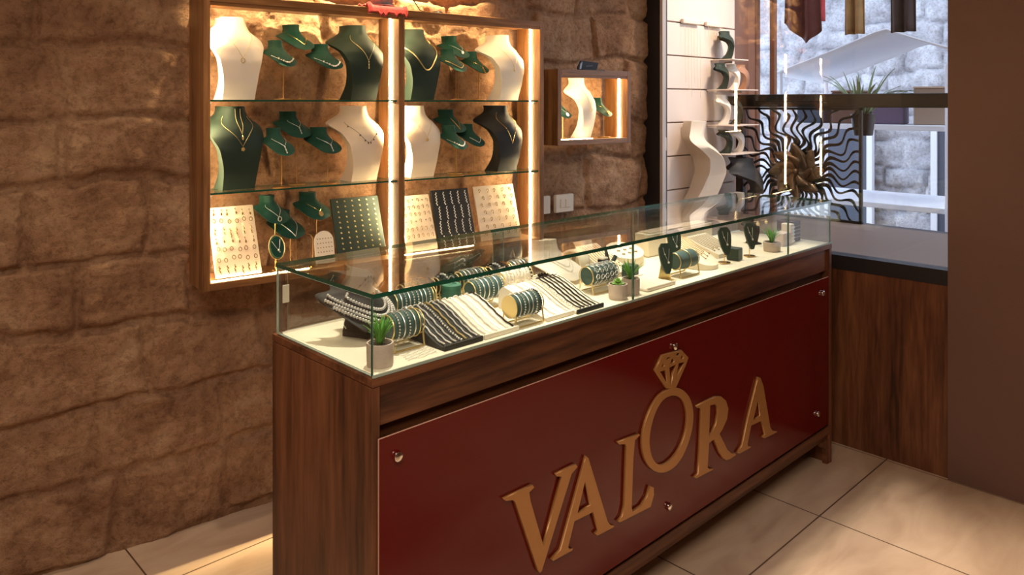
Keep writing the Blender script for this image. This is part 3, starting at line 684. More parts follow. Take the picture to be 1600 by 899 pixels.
LT_A2 = [(1.595,.4979),(1.6031,.512),(1.6193,.5039),(1.6398,.4703),(1.6899,.3092),(1.7069,.2898),(1.7413,.2795),(1.7369,.2754),(1.6481,.2807),(1.6332,.2901),(1.6522,.2938),(1.625,.3505),(1.5528,.3542),(1.5277,.2976),(1.5316,.2892),(1.5512,.2831),(1.5473,.2788),(1.474,.281),(1.4604,.2873),(1.493,.3044),(1.5316,.3873)]
LT_A2h = [(1.6031,.4354),(1.6169,.3711),(1.567,.3692)]
LT_Oo = [(1.0737,.6114),(1.1132,.5997),(1.1492,.5766),(1.1767,.5461),(1.1915,.5059),(1.1878,.4603),(1.1675,.4199),(1.1356,.3838),(1.0955,.3638),(1.0521,.3607),(1.0097,.3699),(.9684,.3935),(.9376,.4278),(.9225,.4662),(.9217,.5095),(.94,.552),(.9724,.5865),(1.0139,.6096)]
LT_Oi = [(1.0824,.5855),(1.1177,.5696),(1.1402,.5457),(1.1565,.5105),(1.1538,.4652),(1.1311,.426),(1.0955,.3991),(1.0521,.3881),(1.0139,.3922),(.9848,.41),(.9643,.4409),(.9562,.4797),(.9626,.5165),(.9848,.5587),(1.0181,.5838),(1.0478,.5897)]
LT_D = [(1.0232,.7211),(1.1235,.7151),(1.1625,.6822),(1.15,.6641),(1.0957,.6069),(1.0837,.6061),(1.0431,.6156),(.9856,.6849)]
LT_DH = [[(1.0182,.6876),(1.0298,.6974),(1.0331,.6859)],[(1.0431,.703),(1.0498,.7082),(1.0667,.7053),(1.0548,.7032)],[(1.066,.6859),(1.0734,.6989),(1.0837,.6916),(1.0837,.6867)],[(1.0967,.7053),(1.1009,.7093),(1.1165,.7063),(1.1061,.7002)],[(1.12,.6857),(1.1253,.6978),(1.1341,.6898),(1.1323,.6862)],[(1.0149,.672),(1.0381,.6702),(1.0481,.6308)],[(1.0616,.6704),(1.094,.6714),(1.0769,.651),(1.0717,.6248),(1.0667,.6261)],[(1.1096,.6737),(1.1394,.6696),(1.1113,.6504),(1.0974,.6341)]]

def plate(name, outer, holes, label):
    cu = bpy.data.curves.new('outline', 'CURVE'); cu.dimensions = '2D'; cu.fill_mode = 'BOTH'; cu.extrude = .0038; cu.bevel_depth = .0006; cu.bevel_resolution = 0; cu.offset = -.0006
    for pts in [outer] + holes:
        sp_ = cu.splines.new('POLY'); sp_.points.add(len(pts) - 1); sp_.use_cyclic_u = True
        for q, (x, z) in zip(sp_.points, pts): q.co = (x, z, 0, 1)
    tmp = bpy.data.objects.new('outline', cu); COL.objects.link(tmp)
    me = bpy.data.meshes.new_from_object(tmp.evaluated_get(bpy.context.evaluated_depsgraph_get()))
    bpy.data.objects.remove(tmp); me.materials.clear(); me.materials.append(BRONZE); me.name = name
    o = bpy.data.objects.new(name, me); COL.objects.link(o); o.parent = panel; o['label'] = label
    o.rotation_euler = (pi / 2, 0, 0); o.location = (0, -.0105, 0); return o
def round_poly(p, it=2):
    for _ in range(it):
        q = []
        for a, b in zip(p, p[1:] + p[:1]): q += [(a[0] * .75 + b[0] * .25, a[1] * .75 + b[1] * .25), (a[0] * .25 + b[0] * .75, a[1] * .25 + b[1] * .75)]
        p = q
    return p
bpy.context.view_layer.update()
plate('letter', LT_V, [], 'bronze letter V'); plate('letter', LT_A1, [LT_A1h], 'bronze letter A after the V')
plate('letter', LT_L, [], 'bronze letter L'); plate('letter', LT_R, [LT_Rh], 'bronze letter R')
plate('letter', LT_A2, [LT_A2h], 'bronze letter A at the end')
plate('ring_letter', round_poly(LT_Oo), [round_poly(LT_Oi)], 'bronze letter O shaped as a ring')
def grow(h, k=1.22):
    cx_ = sum(p[0] for p in h) / len(h); cz_ = sum(p[1] for p in h) / len(h); return [(cx_ + (x - cx_) * k, cz_ + (z - cz_) * k) for x, z in h]
plate('diamond_emblem', LT_D, [grow(h) for h in LT_DH], 'bronze cut diamond on top of the ring')

# ------------------------------------------------------------------ the glass case on the counter
gc = thing('glass_showcase', 'long low glass case with green edges standing on the walnut counter', 'glass case', (0, 0, .9052))
GT = .174; zt = GT - .0095
pane('Z', .002, LX - .002, 0, .436, zt, GT, 'top_pane', gc)
for a, b in ((.002, .9015), (.9045, 1.864), (1.867, LX - .010)): pane('Y', a, b, .002, .008, 0, zt - .0005, 'front_pane', gc)
pane('X', .002, .008, .0085, .430, 0, zt - .0005, 'side_pane', gc, e=GLASSE2)
pane('X', LX - .008, LX - .002, .0085, .430, 0, zt - .0005, 'side_pane', gc, e=GLASSE2)
for a, b, y in ((.03, .78, .424), (.74, 1.5, .431), (1.46, LX - .03, .424)): pane('Y', a, b, y, y + .004, .003, zt - .002, 'sliding_pane', gc, e=GLASSE2)
MB().box(.010, .020, .420, .432, 0, zt - .001).build('corner_profile', glass('cloudy_plastic', (.72, .66, .62), .3), gc, False)
MB().bevbox(.012, .030, .4165, .4195, .075, .120, .001).build('door_catch', WHITEP, gc, False)
MB().box(.010, LX - .01, .4135, .418, -.0001, .004).build('runner', SILVER, gc, False)
MB().box(0, LX, -.001, .0012, -.003, .003).build('base_bead', GLASSE2, gc, False)

# ------------------------------------------------------------------ goods in the case
D0 = .9054
def path_obj(pts, r, mat, name, label, cat, group=None, n=6, beads=None, loc=(0, 0, 0), rot=0):
    o = (bead_chain([Vector(p) for p in pts], r, beads) if beads else MB().tube(pts, r, n)).build(name, mat, loc=loc, rot=rot)
    return tag(o, label, cat, group)
def bangle(kind, mat, r, w_=.0016):
    """closed ring about the x axis"""
    c = [(0, cos(a) * r, sin(a) * r) for a in [i * 2 * pi / 32 for i in range(32)]]
    if kind == 'plain': return MB().tube(c, w_, 6, True)
    if kind == 'bead':
        m = MB()
        for i in range(30): a = 2 * pi * i / 30; m.ball((0, cos(a) * r, sin(a) * r), w_ * 1.5, 6)
        return m
    if kind == 'big':
        m = MB()
        for i in range(20): a = 2 * pi * i / 20; m.ball((0, cos(a) * (r + .002), sin(a) * (r + .002)), w_ * 2.3, 6)
        return m
    if kind == 'hex':
        m = MB().tube(c, w_ * .4, 5, True)
        for i in range(10):
            a = 2 * pi * i / 10; p = Vector((0, cos(a) * (r + .001), sin(a) * (r + .001)))
            q = Matrix.Translation(p) @ Matrix.Rotation(a, 4, 'X') @ Matrix.Rotation(pi / 2, 4, 'X')
            ring = [q @ Vector((cos(b) * .0085, sin(b) * .0, sin(b) * .0085)) if False else q @ Vector((cos(b) * .008, 0, 0)) + q.to_3x3() @ Vector((0, 0, sin(b) * .0075)) if False else Matrix.Translation(p) @ (Matrix.Rotation(a, 4, 'X') @ Vector((cos(b) * .0085, 0, sin(b) * .0075))) for b in [k * pi / 3 for k in range(6)]]
            m.tube(ring, .0007, 4, True)
        return m
def roll(label, x, y, L, r, kinds, blabel, rz=0, colour=TEAL, zc=None, disc=False, gap=None, name='bracelet_roll'):
    """padded roll on a gilt frame, its bracelets threaded over it"""
    zc = zc or (r + .022); t = thing(name, label, 'bracelet stand', (x, y, D0), rz, 'padded bracelet rolls in the case')
    Mx = Matrix.Rotation(pi / 2, 4, 'Y')
    MB().lathe([(.0001, -L / 2), (r - .003, -L / 2), (r - .0005, -L / 2 + .003), (r - .0005, L / 2 - .003), (r - .003, L / 2), (.0001, L / 2)], (0, 0, zc), 28, Mx).build('roll', colour, t)
    g = MB()
    for s in (-1, 1):
        xx = s * (L / 2 + .004)
        g.tube([(xx, cos(a) * r * .93, zc + sin(a) * r * .93) for a in [i * pi / 14 for i in range(28)]], .0017, 6, True)
        for q in (-1, 1): g.tube([(xx, q * r * .75, zc - r * .60), (xx, q * r * .95, .002)], .0022, 6)
    for q in (-1, 1): g.tube([(-L / 2 - .004, q * r * .95, .003), (L / 2 + .004, q * r * .95, .003)], .0022, 6)
    g.build('frame', GOLDL, t)
    if disc: MB().lathe([(.0001, 0), (r * 1.02, 0), (r * 1.02, .002), (.0001, .002)], (-L / 2 - .006, 0, zc), 28, Mx).build('end_disc', GOLDL, t, True, 40)
    n = len(kinds)
    for i, (k, m_) in enumerate(kinds):
        xx = -L / 2 + L * (i + .6) / (n + .2)
        o = bangle(k, m_, r + {'plain': .0018, 'bead': .0026, 'big': .0022, 'hex': .0012}[k]); p = Matrix.Rotation(rz, 4, 'Z') @ Vector((xx, 0, zc))
        o = o.build('bracelet', m_, loc=Vector((x, y, D0)) + p, rot=(rnd.uniform(-.05, .05), 0, rz + rnd.uniform(-.03, .03)))
        tag(o, blabel, 'bracelet', 'bracelets on the ' + label)
    return t
Sv = ('plain', SILVER); Bd = ('bead', SILVER); Gd = ('plain', GOLDL); Bk = ('big', BEADK)
roll('nearest green bracelet roll, beside the grassy pot at the glass corner', .165, .122, .078, .031, [Bd, Sv, Bd, Sv, Gd], 'thin silver bracelet on the green roll beside the corner plant')
roll('green bracelet roll standing behind the black wave tray', .325, .302, .120, .029, [Sv, Bd, Sv, Bd, Bd, Sv, Sv, Bd, Gd], 'silver bracelet on the green roll behind the black wave tray')
roll('green bracelet roll behind the white wave tray', .545, .255, .105, .029, [Bd, Sv, Sv, Bd, Sv, Bd], 'silver bracelet on the green roll behind the white wave tray')
roll('green bracelet roll with a pale gold end disc at the front glass', .508, .062, .090, .029, [Sv, Bd, Sv, Sv, Bd, ('bead', BEADK)], 'thin silver bracelet on the roll with the gold end disc', disc=True)
roll('green bracelet roll at the back, right of the round green box', .600, .378, .090, .028, [Sv, Sv, Bd, Sv, Bd, Gd], 'silver bracelet on the back roll beside the round green box')
roll('green bracelet roll furthest back, before the white collar bust', .797, .380, .070, .027, [Sv, Bd, Sv, Sv, Bd], 'silver bracelet on the back roll nearest the white bust')
roll('cream roll stacked with thick silver bangles in the middle of the case', .700, .300, .110, .029, [('bead', SILVER), ('big', SILVER), Sv, ('bead', SILVER), ('big', SILVER), Sv, ('bead', SILVER), Bk], 'thick silver bangle on the cream roll in the middle of the case', colour=WHITE)
roll('black roll of beaded bracelets at the back left of the case', .400, .382, .100, .026, [Bk, ('big', BEADR), Bk, ('big', plain('navy_bead', (.01, .015, .07), .2)), ('big', BEADR), Bk], 'chunky dark bead bracelet on the black roll at the back left', colour=BLACK)
roll('black roll of beaded bracelets just behind the round green box', .505, .382, .066, .026, [Bk, ('big', STONEW), Bk, Bk], 'black and white bead bracelet behind the round green box', colour=BLACK)
roll('black roll of beaded bracelets between the two back green rolls', .713, .382, .070, .026, [Bk, ('big', STONEW), Bk, ('big', BEADR)], 'black bead bracelet between the two back green rolls', colour=BLACK)
roll('green roll with hexagon link bracelets beside the small succulent', .925, .150, .115, .030, [('hex', SILVER)] * 5, 'silver hexagon link bracelet on the roll beside the succulent')
roll('green roll with one gold bangle beside the leaf-shaped green stand', 1.290, .090, .100, .030, [Gd], 'single pale gold bangle on the green roll')

# wave trays with chains lying over them
def wave_z(k, hgt): return .008 + hgt * (sin(pi * min(1, k ** .9) - pi / 2) * .5 + .5) if k < .86 else .008 + hgt * (1 - ((k - .86) / .14) ** 2 * .35)
def wave_tray(label, x0, x1, y0, y1, hgt, mat, base, specs, clabel, cgroup):
    t = thing('wave_tray', label, 'bracelet tray', ((x0 + x1) / 2, y0, D0), 0, 'wave shaped bracelet trays')
    w_ = (x1 - x0) / 2 - .0015; L = y1 - y0; n = 26
    prof = [(L * i / n, wave_z(i / n, hgt)) for i in range(n + 1)]
    mb = MB().prism([(p[0], p[1]) for p in prof] + [(L, 0), (0, 0)], 2 * w_, 'X', -w_); mb.build('wave_pad', mat, t, True, 60)
    MB().bevbox(-w_, w_, -.006, -.0002, 0, .012, .001).build('front_lip', base, t, False)
    m_ = len(specs)
    for i, (kind, mt) in enumerate(specs):
        xx = (x0 + x1) / 2 - w_ + 2 * w_ * (i + .55) / (m_ + .1); pts = []
        for j in range(n * 2):
            k = j / (n * 2 - 1) * .93 + .03; pts.append((xx + .0012 * sin(j * .7 + i), y0 + L * k, D0 + wave_z(k, hgt) + (.0042 if kind == 'link' else .0032 if kind != 'fine' else .0020)))
        if kind == 'flat': o = MB().tube(pts, .0023, 6)
        elif kind == 'bead': o = bead_chain([Vector(p) for p in pts], .0024, .0042)
        elif kind == 'link': o = bead_chain([Vector(p) for p in pts], .0034, .0082)
        else: o = MB().tube(pts, .0011, 5)
        tag(o.build('chain_bracelet', mt), clabel, 'bracelet', cgroup)
SV2 = plain('bright_silver', (.95, .93, .90), .36, .75)
wave_tray('black wave tray holding thick silver chains at the front glass', .213, .336, .030, .215, .058, BLACK, BLACK, [('flat', SV2), ('bead', SV2), ('flat', SV2), ('link', SV2), ('flat', GOLDL), ('bead', SV2), ('flat', SV2)], 'thick silver chain laid over the black wave tray', 'chains on the black wave tray')
wave_tray('white wave tray holding fine silver chains, between the black tray and the gold-ended roll', .338, .458, .030, .215, .058, WHITE, WHITE, [('bead', SV2), ('fine', SV2), ('bead', SV2), ('fine', SV2), ('bead', SV2), ('bead', BEADK)], 'fine pale chain laid over the left white wave tray', 'chains on the left white tray')
wave_tray('white wave tray right of the gold-ended roll', .560, .668, .030, .215, .056, WHITE, WHITE, [('fine', SV2), ('bead', SV2), ('fine', SV2), ('bead', SV2)], 'fine silver chain on the white wave tray right of the gold-ended roll', 'chains on the right white tray')
wave_tray('beige wave tray with dark slim chains and a black lip', .670, .786, .022, .215, .056, LINER, BLACK, [('link', SILVER), ('bead', BEADK), ('flat', BEADK), ('bead', BEADK), ('flat', BEADK), ('bead', BEADK), ('fine', BEADK)], 'slim dark chain laid over the beige wave tray', 'chains on the beige wave tray')

# collar bust at the left end
def collar_bust(label, x, y, w_, h, mat, tiltx, rz, z, rows, clabel, cgroup, foot=True, br=.0026, cmat=SV2):
    M = Matrix.Translation((x, y, D0 + z)) @ Matrix.Rotation(rz, 4, 'Z') @ Matrix.Rotation(tiltx, 4, 'X')
    t = thing('collar_bust', label, 'necklace bust', (x, y, D0), rz)
    mb, S = bust_mesh(BIB, w_, h, 50, 21); o = mb.build('neck_form', mat, t, True, 50)
    o.matrix_local = Matrix.Translation((0, 0, z)) @ Matrix.Rotation(tiltx, 4, 'X')
    if foot: MB().prism([(-.035, 0), (.035, 0), (.035, .012), (.022, .045), (-.022, .045), (-.035, .012)], .07, 'Y', -.02).build('foot_block', mat, t, False)
    for (s0, s1, t1, p) in rows:
        path = [M @ v for v in chain_path(S, s0, s1, t1, p, 60, 0, br * 1.25)]
        tag(bead_chain(path, br, br * 1.8).build('collar_necklace', cmat), clabel, 'necklace', cgroup)
    return M, S
collar_bust('black collar bust draped with silver chains at the left end of the case', .160, .262, .190, .128, BLACK, R_(8), R_(24), .018,
            [(.31, .60, .92, 1.8), (.22, .53, .96, 1.9), (.12, .45, .97, 2.0), (.41, .66, .78, 1.8)], 'silver collar chain draped over the black bust at the left end', 'collar chains on the black bust', br=.0042)
collar_bust('white collar bust wearing two silver strands at the back middle of the case', .925, .312, .160, .130, WHITE, R_(-8), R_(0), .004,
            [(.22, .66, .62, 1.8), (.34, .70, .55, 1.8)], 'thin silver strand on the white collar bust', 'strands on the white collar bust', False, .0014)
# loose chain ends hanging off the black bust
tag(bead_chain([Vector((.074, .242, D0 + .105 - .004 * i)) + Vector((.003 * sin(i * .8), -.001 * i, 0)) for i in range(18)], .0014, .004).build('chain_tail', SILVER), 'loose chain tail hanging from the shoulder of the black collar bust', 'chain')

# round boxes, cubes, cards
t = thing('round_box', 'round green box with a ring on its lid in the middle back of the case', 'jewellery box', (.478, .322, D0))
MB().lathe([(.0001, 0), (.027, 0), (.028, .002), (.028, .054), (.0001, .054)], (0, 0, 0), 32).build('body', plain('green_box', (.020, .110, .075), .6), t, True, 40)
MB().lathe([(.0285, .054), (.0285, .062), (.026, .064), (.015, .064), (.014, .0615), (.0001, .0615)], (0, 0, 0), 32).build('lid', plain('green_lid', (.030, .150, .100), .6), t, True, 40)
t = tag(MB().tube([(.478 + cos(a) * .010, .322, D0 + .0765 + sin(a) * .0095) for a in [i * pi / 12 for i in range(24)]], .0016, 6, True).build('ring', SILVER), 'thin silver ring standing on the round green box', 'ring')
def pot(label, x, y, r, h, kind, n=26):
    t = thing('potted_plant', label, 'potted plant', (x, y, D0), 0, 'little potted plants in the case')
    p = MB().lathe([(.0001, 0), (r * .92, 0), (r * .97, .003), (r, h - .003), (r * .98, h), (r * .86, h), (r * .84, h - .006), (.0001, h - .006)], (0, 0, 0), 32).build('pot', POT, t, True, 40)
    MB().lathe([(.0001, h - .0055), (r * .84, h - .0055), (.0001, h - .0035)], (0, 0, 0), 20).build('soil', SOIL, p)
    rr = random.Random(int(x * 1000)); m = MB()
    if kind == 'grass':
        for i in range(n):
            a = rr.uniform(0, 2 * pi); l = rr.uniform(.045, .074); o_ = rr.uniform(.15, .95); b0 = Vector((cos(a), sin(a), 0)) * rr.uniform(0, .006)
            d = Vector((cos(a), sin(a), 0)); side = Vector((-sin(a), cos(a), 0)); vs = []; K = 6
            for k in range(K + 1):
                q = k / K; c = b0 + d * (.041 * (.4 + .6 * l / .074) * (.25 + .75 * o_ / .95) * q ** 1.4) + Vector((0, 0, h - .005 + l * q * (1 - .30 * o_ * q))); wd = .0022 * (1 - q ** 2.2) + .0002
                vs += [c - side * wd, c + Vector((0, 0, .0004)) + d * -.0007, c + side * wd]
            m.add(vs, [(3 * k + j, 3 * k + j + 1, 3 * k + j + 4, 3 * k + j + 3) for k in range(K) for j in (0, 1)])
        o = m.build('grass_leaves', LEAF, t, True, 60); md = o.modifiers.new('s', 'SOLIDIFY'); md.thickness = .0005
    else:
        for ring, (cnt, l, el) in enumerate(((9, .018, .25), (8, .015, .65), (6, .011, 1.05), (3, .007, 1.4))):
            for i in range(cnt):
                a = 2 * pi * (i + .5 * (ring % 2)) / cnt; c = Vector((cos(a) * cos(el), sin(a) * cos(el), sin(el)))
                M = Matrix.Translation(Vector((0, 0, h - .003 + .004 * ring)) + c * l * .55) @ c.to_track_quat('X', 'Z').to_matrix().to_4x4() @ Matrix.Diagonal((1.25, .62, .26, 1))
                m.lathe([(sin(pi * j / 6) * l * .5 + 1e-5, -cos(pi * j / 6) * l * .5) for j in range(7)], M.translation, 8, M.to_3x3().to_4x4(), False)
        m.build('succulent_leaves', LEAF2, t, True, 60)
pot('grassy plant in a small concrete pot at the near glass corner', .056, .054, .0300, .050, 'grass', 64)
pot('small rosette succulent in a concrete pot beside the hexagon bracelets', .890, .050, .0285, .043, 'succulent')
pot('grassy plant in a small concrete pot beside the succulent, at the glass joint', .960, .056, .0270, .048, 'grass', 40)
pot('broad grassy plant in a beige pot at the far right of the case', 1.893, .085, .033, .036, 'grass', 46)

def leaf_stand(label, x, y, hgt, w_, rz, gold=False, nl=None, tip=0):
    """long rounded green pendant pad on a leg"""
    t = thing('pendant_stand', label, 'pendant stand', (x, y, D0), rz, 'tall green pendant pads')
    M = Matrix.Translation((0, 0, hgt - .045)) @ Matrix.Rotation(R_(-14), 4, 'X'); out = []
    prof = [(w_ * .55, .048), (w_ * .95, .034), (w_, .020), (w_ * .93, 0), (w_ * .75, -.022), (w_ * .48, -.040), (w_ * .22, -.050)]
    poly = [(a, b) for a, b in prof] + [(-a, b) for a, b in prof[::-1]]
    m = MB(); m.prism(poly, .007, 'Y', -.004); m.v = [tuple(M @ Vector(v)) for v in m.v]; m.build('pad', DKG2, t, False)
    if gold: MB().prism([(-w_ * .7, hgt * .62), (w_ * .7, hgt * .62), (w_ * .55, hgt * .4), (w_ * .95, 0), (-w_ * .95, 0), (-w_ * .55, hgt * .4)], .003, 'Y', .010).bevbox(-w_ * 1.1, w_ * 1.1, -.02, .025, 0, .002, .0008).build('gold_back', GOLDL, t, False)
    else: MB().tube([(0, .004, hgt - .06), (0, .004, .002)], .0018, 7).lathe([(.0001, 0), (.022, 0), (.022, .0025), (.0001, .003)], (0, .004, 0), 20).build('leg', GOLD, t)
    if nl:
        Mw = Matrix.Translation((x, y, D0)) @ Matrix.Rotation(rz, 4, 'Z') @ M
        g = MB(); g.ball(Mw @ Vector((-.006, -.0065, .012)), .0028, 7).ball(Mw @ Vector((.004, -.0065, -.014)), .004, 7).tube([Mw @ Vector(v) for v in ((-.010, -.0055, .034), (-.006, -.0058, .012), (.004, -.006, -.012), (.009, -.0058, .012), (.012, -.0055, .030))], .0008, 4)
        tag(g.build('pendant_necklace', SILVER), nl, 'necklace')
DKG2 = plain('deep_green_pad', (.006, .040, .028), .6, 0, .15, 600, sheen=.2)
leaf_stand('tall green pendant pad on a pale gold back, between the cube and the green roll', 1.185, .085, .116, .024, R_(-28), True, 'small stone necklace on the gold-backed green pad')
leaf_stand('tall green pendant pad in front of the cream oval ramp', 1.350, .165, .135, .026, R_(-28), False, 'gold loop necklace on the green pad before the cream ramp')
leaf_stand('tall green pendant pad beside the small dark green cube', 1.560, .092, .125, .025, R_(-28), False, 'necklace with a single stone on the pad beside the dark cube')
leaf_stand('tall green pendant pad near the far glass joint', 1.735, .090, .122, .024, R_(-20), False, 'ring-shaped pendant on the pad near the far joint')
for x, y, s, lab in ((1.135, .192, .042, 'green velvet cube behind the gold-backed pendant pad'), (1.640, .100, .044, 'small dark green velvet cube standing at the front glass')):
    tag(MB().bevbox(-s / 2, s / 2, -s / 2, s / 2, 0, s, .002).build('display_cube', DKG2, loc=(x, y, D0), rot=R_(8)), lab, 'display block')
t = thing('ring_tower', 'dark branching ring holder with two white capped arms behind the succulent', 'ring holder', (1.035, .200, D0))
MB().tube([(0, 0, 0), (.002, 0, .045), (-.012, 0, .085), (-.020, 0, .118)], .008, 8, rf=lambda i: (1.3, 1, .8, .35)[i]).tube([(.0, 0, .045), (.022, -.004, .072), (.028, -.004, .080)], .007, 8).lathe([(.0001, 0), (.024, 0), (.024, .004), (.0001, .005)], (0, 0, 0), 20).build('branch', plain('slate_green', (.035, .055, .050), .5), t)
for (xx, zz) in ((-.030, .066), (.002, .030)): MB().bevbox(xx - .018, xx + .006, -.014, .010, zz - .012, zz + .012, .002).build('dark_block', BLACK, t, False); MB().bevbox(xx - .018, xx + .008, -.015, .011, zz + .012, zz + .019, .002).build('white_cap', WHITEP, t, False)
# cream ramps and trays with fine rows of chains
def ramp(label, x, y, w_, L, hgt, rz, rows, rl, rg, mat=None, rowm=None, rounded=False):
    t = thing('chain_ramp', label, 'chain display', (x, y, D0), rz, 'cream chain ramps in the right half of the case')
    n = 14; zf = lambda k: .014 + (hgt - .014) * (k ** 1.1)
    if rounded:
        m = MB(); ol = [(w_ / 2 * cos(a) * (1 if sin(a) < 0 else .98), L * .30 + (L * .30 if sin(a) < 0 else L * .68) * sin(a)) for a in [2 * pi * i / 36 for i in range(36)]]
        vs = [(px, py, 0) for px, py in ol] + [(px, py, zf(max(0, py / L))) for px, py in ol]
        m.add(vs, [tuple(range(36))] + [tuple(range(36, 72))] + [(i, (i + 1) % 36, (i + 1) % 36 + 36, i + 36) for i in range(36)]); m.build('ramp_body', mat or LINER, t, True, 40)
    else:
        MB().prism([(0, 0), (L, 0)] + [(L * (1 - i / n), zf(1 - i / n)) for i in range(n + 1)], w_, 'X', -w_ / 2).build('ramp_body', mat or LINER, t, True, 40)
    Mw = Matrix.Translation((x, y, D0)) @ Matrix.Rotation(rz, 4, 'Z')
    for i in range(rows):
        xx = -w_ * .40 + w_ * .80 * i / max(1, rows - 1); k0 = .18 + .10 * (i % 2) + (.25 * abs(xx) / w_ if rounded else 0); k1 = .93 - (.35 * abs(xx) / w_ if rounded else 0)
        pts = [Mw @ Vector((xx + .002 * sin(j), L * (k0 + (k1 - k0) * j / 10), zf(k0 + (k1 - k0) * j / 10) + (.0036 if rounded else .0022))) for j in range(11)]
        o = MB().tube(pts, .0010, 5).ball(pts[0] + Vector((0, 0, .001)), .0026, 6); tag(o.build('fine_chain', rowm or DARKGOLD), rl, 'necklace', rg)
ramp('cream chain ramp behind the succulents', 1.120, .220, .110, .150, .085, 0, 8, 'fine chain on the cream ramp behind the succulents', 'chains on the ramp behind the succulents')
ramp('cream oval ramp with long dark chains, behind the green roll', 1.440, .060, .120, .210, .105, R_(-4), 9, 'fine chain on the cream oval ramp', 'chains on the cream oval ramp', rounded=True)
ramp('low cream ramp of ring rows behind the dark green cube', 1.690, .150, .150, .150, .060, 0, 9, 'fine gold row on the low cream ramp behind the dark cube', 'rows on the low cream ramp')
t = thing('display_riser', 'long cream riser block along the back right of the case', 'display block', (1.66, .375, D0))
MB().bevbox(-.22, .22, -.035, .030, 0, .085, .003).build('block', LINER, t, False)
MB().bevbox(-.20, .20, -.030, .025, .0852, .089, .001).build('top_pad', CREAM, t, False)
t = thing('white_tray', 'flat white tray with a raised rim right of the glass joint', 'tray', (1.075, .030, D0))
MB().bevbox(-.065, .085, 0, .135, 0, .008, .002).build('tray_base', WHITE, t, False)
MB().bevbox(-.065, .085, .0, .006, .008, .012, .001).bevbox(-.065, .085, .129, .135, .008, .012, .001).build('rim', WHITE, t, False)
t = thing('drum_display', 'cream drum with small rings laid on its sloping top at the back of the case', 'ring display', (1.265, .315, D0))
vs = [(cos(a) * .085, sin(a) * .055, 0) for a in [i * pi / 18 for i in range(36)]] + [(cos(a) * .085, sin(a) * .055, .055 + .02 * sin(a)) for a in [i * pi / 18 for i in range(36)]]
MB().add(vs, [tuple(range(36)), tuple(range(36, 72))] + [(i, (i + 1) % 36, (i + 1) % 36 + 36, i + 36) for i in range(36)]).build('drum', LINER, t, True, 40)
for i in range(9):
    a = (i % 3 - 1) * .035; b = (i // 3 - 1) * .022
    tag(MB().tube([(1.265 + a + cos(q) * .007, .315 + b + sin(q) * .004, D0 + .0575 + .02 * b / .055 + .0012 * sin(q)) for q in [k * pi / 6 for k in range(12)]], .0011, 5, True).build('ring', DARKGOLD), 'little gold ring lying on the cream drum', 'ring', 'rings on the cream drum')
t = thing('bracelet_cuff_display', 'cream half-round cuff display behind the hexagon bracelet roll', 'bracelet display', (1.035, .345, D0))
MB().grid(lambda a, b: (b * .05 - .025 + .0, -.045 * cos(pi * a * 1.15 - .3), .040 + .045 * sin(pi * a * 1.15 - .3)), 24, 4).build('cuff', LINER, t).modifiers.new('s', 'SOLIDIFY').thickness = .006
t = thing('earring_bust', 'black earring bust with two pearl earrings near the far glass joint', 'earring stand', (1.985, .215, D0), R_(-30))
mo, S_ = bust_mesh(BIG, .072, .10); mo.build('neck_form', BLACK, t, True, 50)
MB().bevbox(-.022, .022, -.03, .014, -.0001, .006, .001).build('base', BLACK, t, False)
for s_ in (-1, 1): tag(MB().ball((1.985 + s_ * .034, .175, D0 + .088), .0075, 10).ball((1.985 + s_ * .034, .175, D0 + .098), .003, 8).tube([(1.985 + s_ * .034, .175, D0 + .098), (1.985 + s_ * .030, .196, D0 + .094)], .001, 5).build('pearl_earring', plain('champagne_pearl', (.75, .6, .38), .2, .2)), 'round pearl earring hanging on the black earring bust', 'earring', 'the two pearl earrings')
t = thing('ear_cuff_card', 'white card block with pink rows of studs at the far right end of the case', 'earring display', (2.060, .090, D0), R_(-4))
MB().bevbox(-.055, .010, 0, .05, 0, .052, .002).build('block', plain('pink_white_card', (.62, .50, .46), .5), t, False)
MB().bevbox(.012, .040, .006, .05, 0, .082, .002).build('tall_card', WHITEP, t, False)
m = MB()
for r_ in range(5): m.box(.0125, .038, .003, .0055, .010 + r_ * .014, .015 + r_ * .014)
m.build('stud_strip', SILVER, t, False)
t = thing('dark_box', 'dark brown slatted box in the far right corner of the case', 'jewellery box', (2.150, .110, D0))
MB().bevbox(-.032, .038, 0, .07, 0, .085, .002).build('body', plain('dark_brown_box', (.05, .02, .015), .4), t, False)
m = MB()
for r_ in range(4): m.box(-.026, .032, -.0015, -.0002, .018 + r_ * .015, .021 + r_ * .015)
m.build('pale_line', plain('pale_line', (.35, .28, .24), .5), t, False)
# slim bracelets lying loose on the deck beside the first roll
for i in range(6):
    y0 = .030 + i * .0085; pts = [(.115 + .085 * k / 12 + .002 * i, y0 + .003 * sin(k * .9 + i * 2), D0 + .0016) for k in range(13)]
    path_obj(pts, .0012, SILVER, 'loose_chain', 'loose fine silver chain lying on the cream deck beside the corner plant', 'chain', 'loose chains beside the corner plant', beads=.0034)
# amber and black things at the far back
for i, x in enumerate((.93, 1.0, 1.29, 1.37)):
    path_obj([(x + cos(a) * .020, .392 + sin(a) * .012, D0 + .006) for a in [k * pi / 9 for k in range(19)]], .0055, BEADR if i % 2 else BEADK, 'bead_bracelet', ('black' if i % 2 == 0 else 'amber') + ' bead bracelet lying at the back of the case, ' + ('behind the white bust', 'beside the cream cuff', 'behind the cream drum', 'furthest along the back')[i], 'bracelet', beads=.0105)

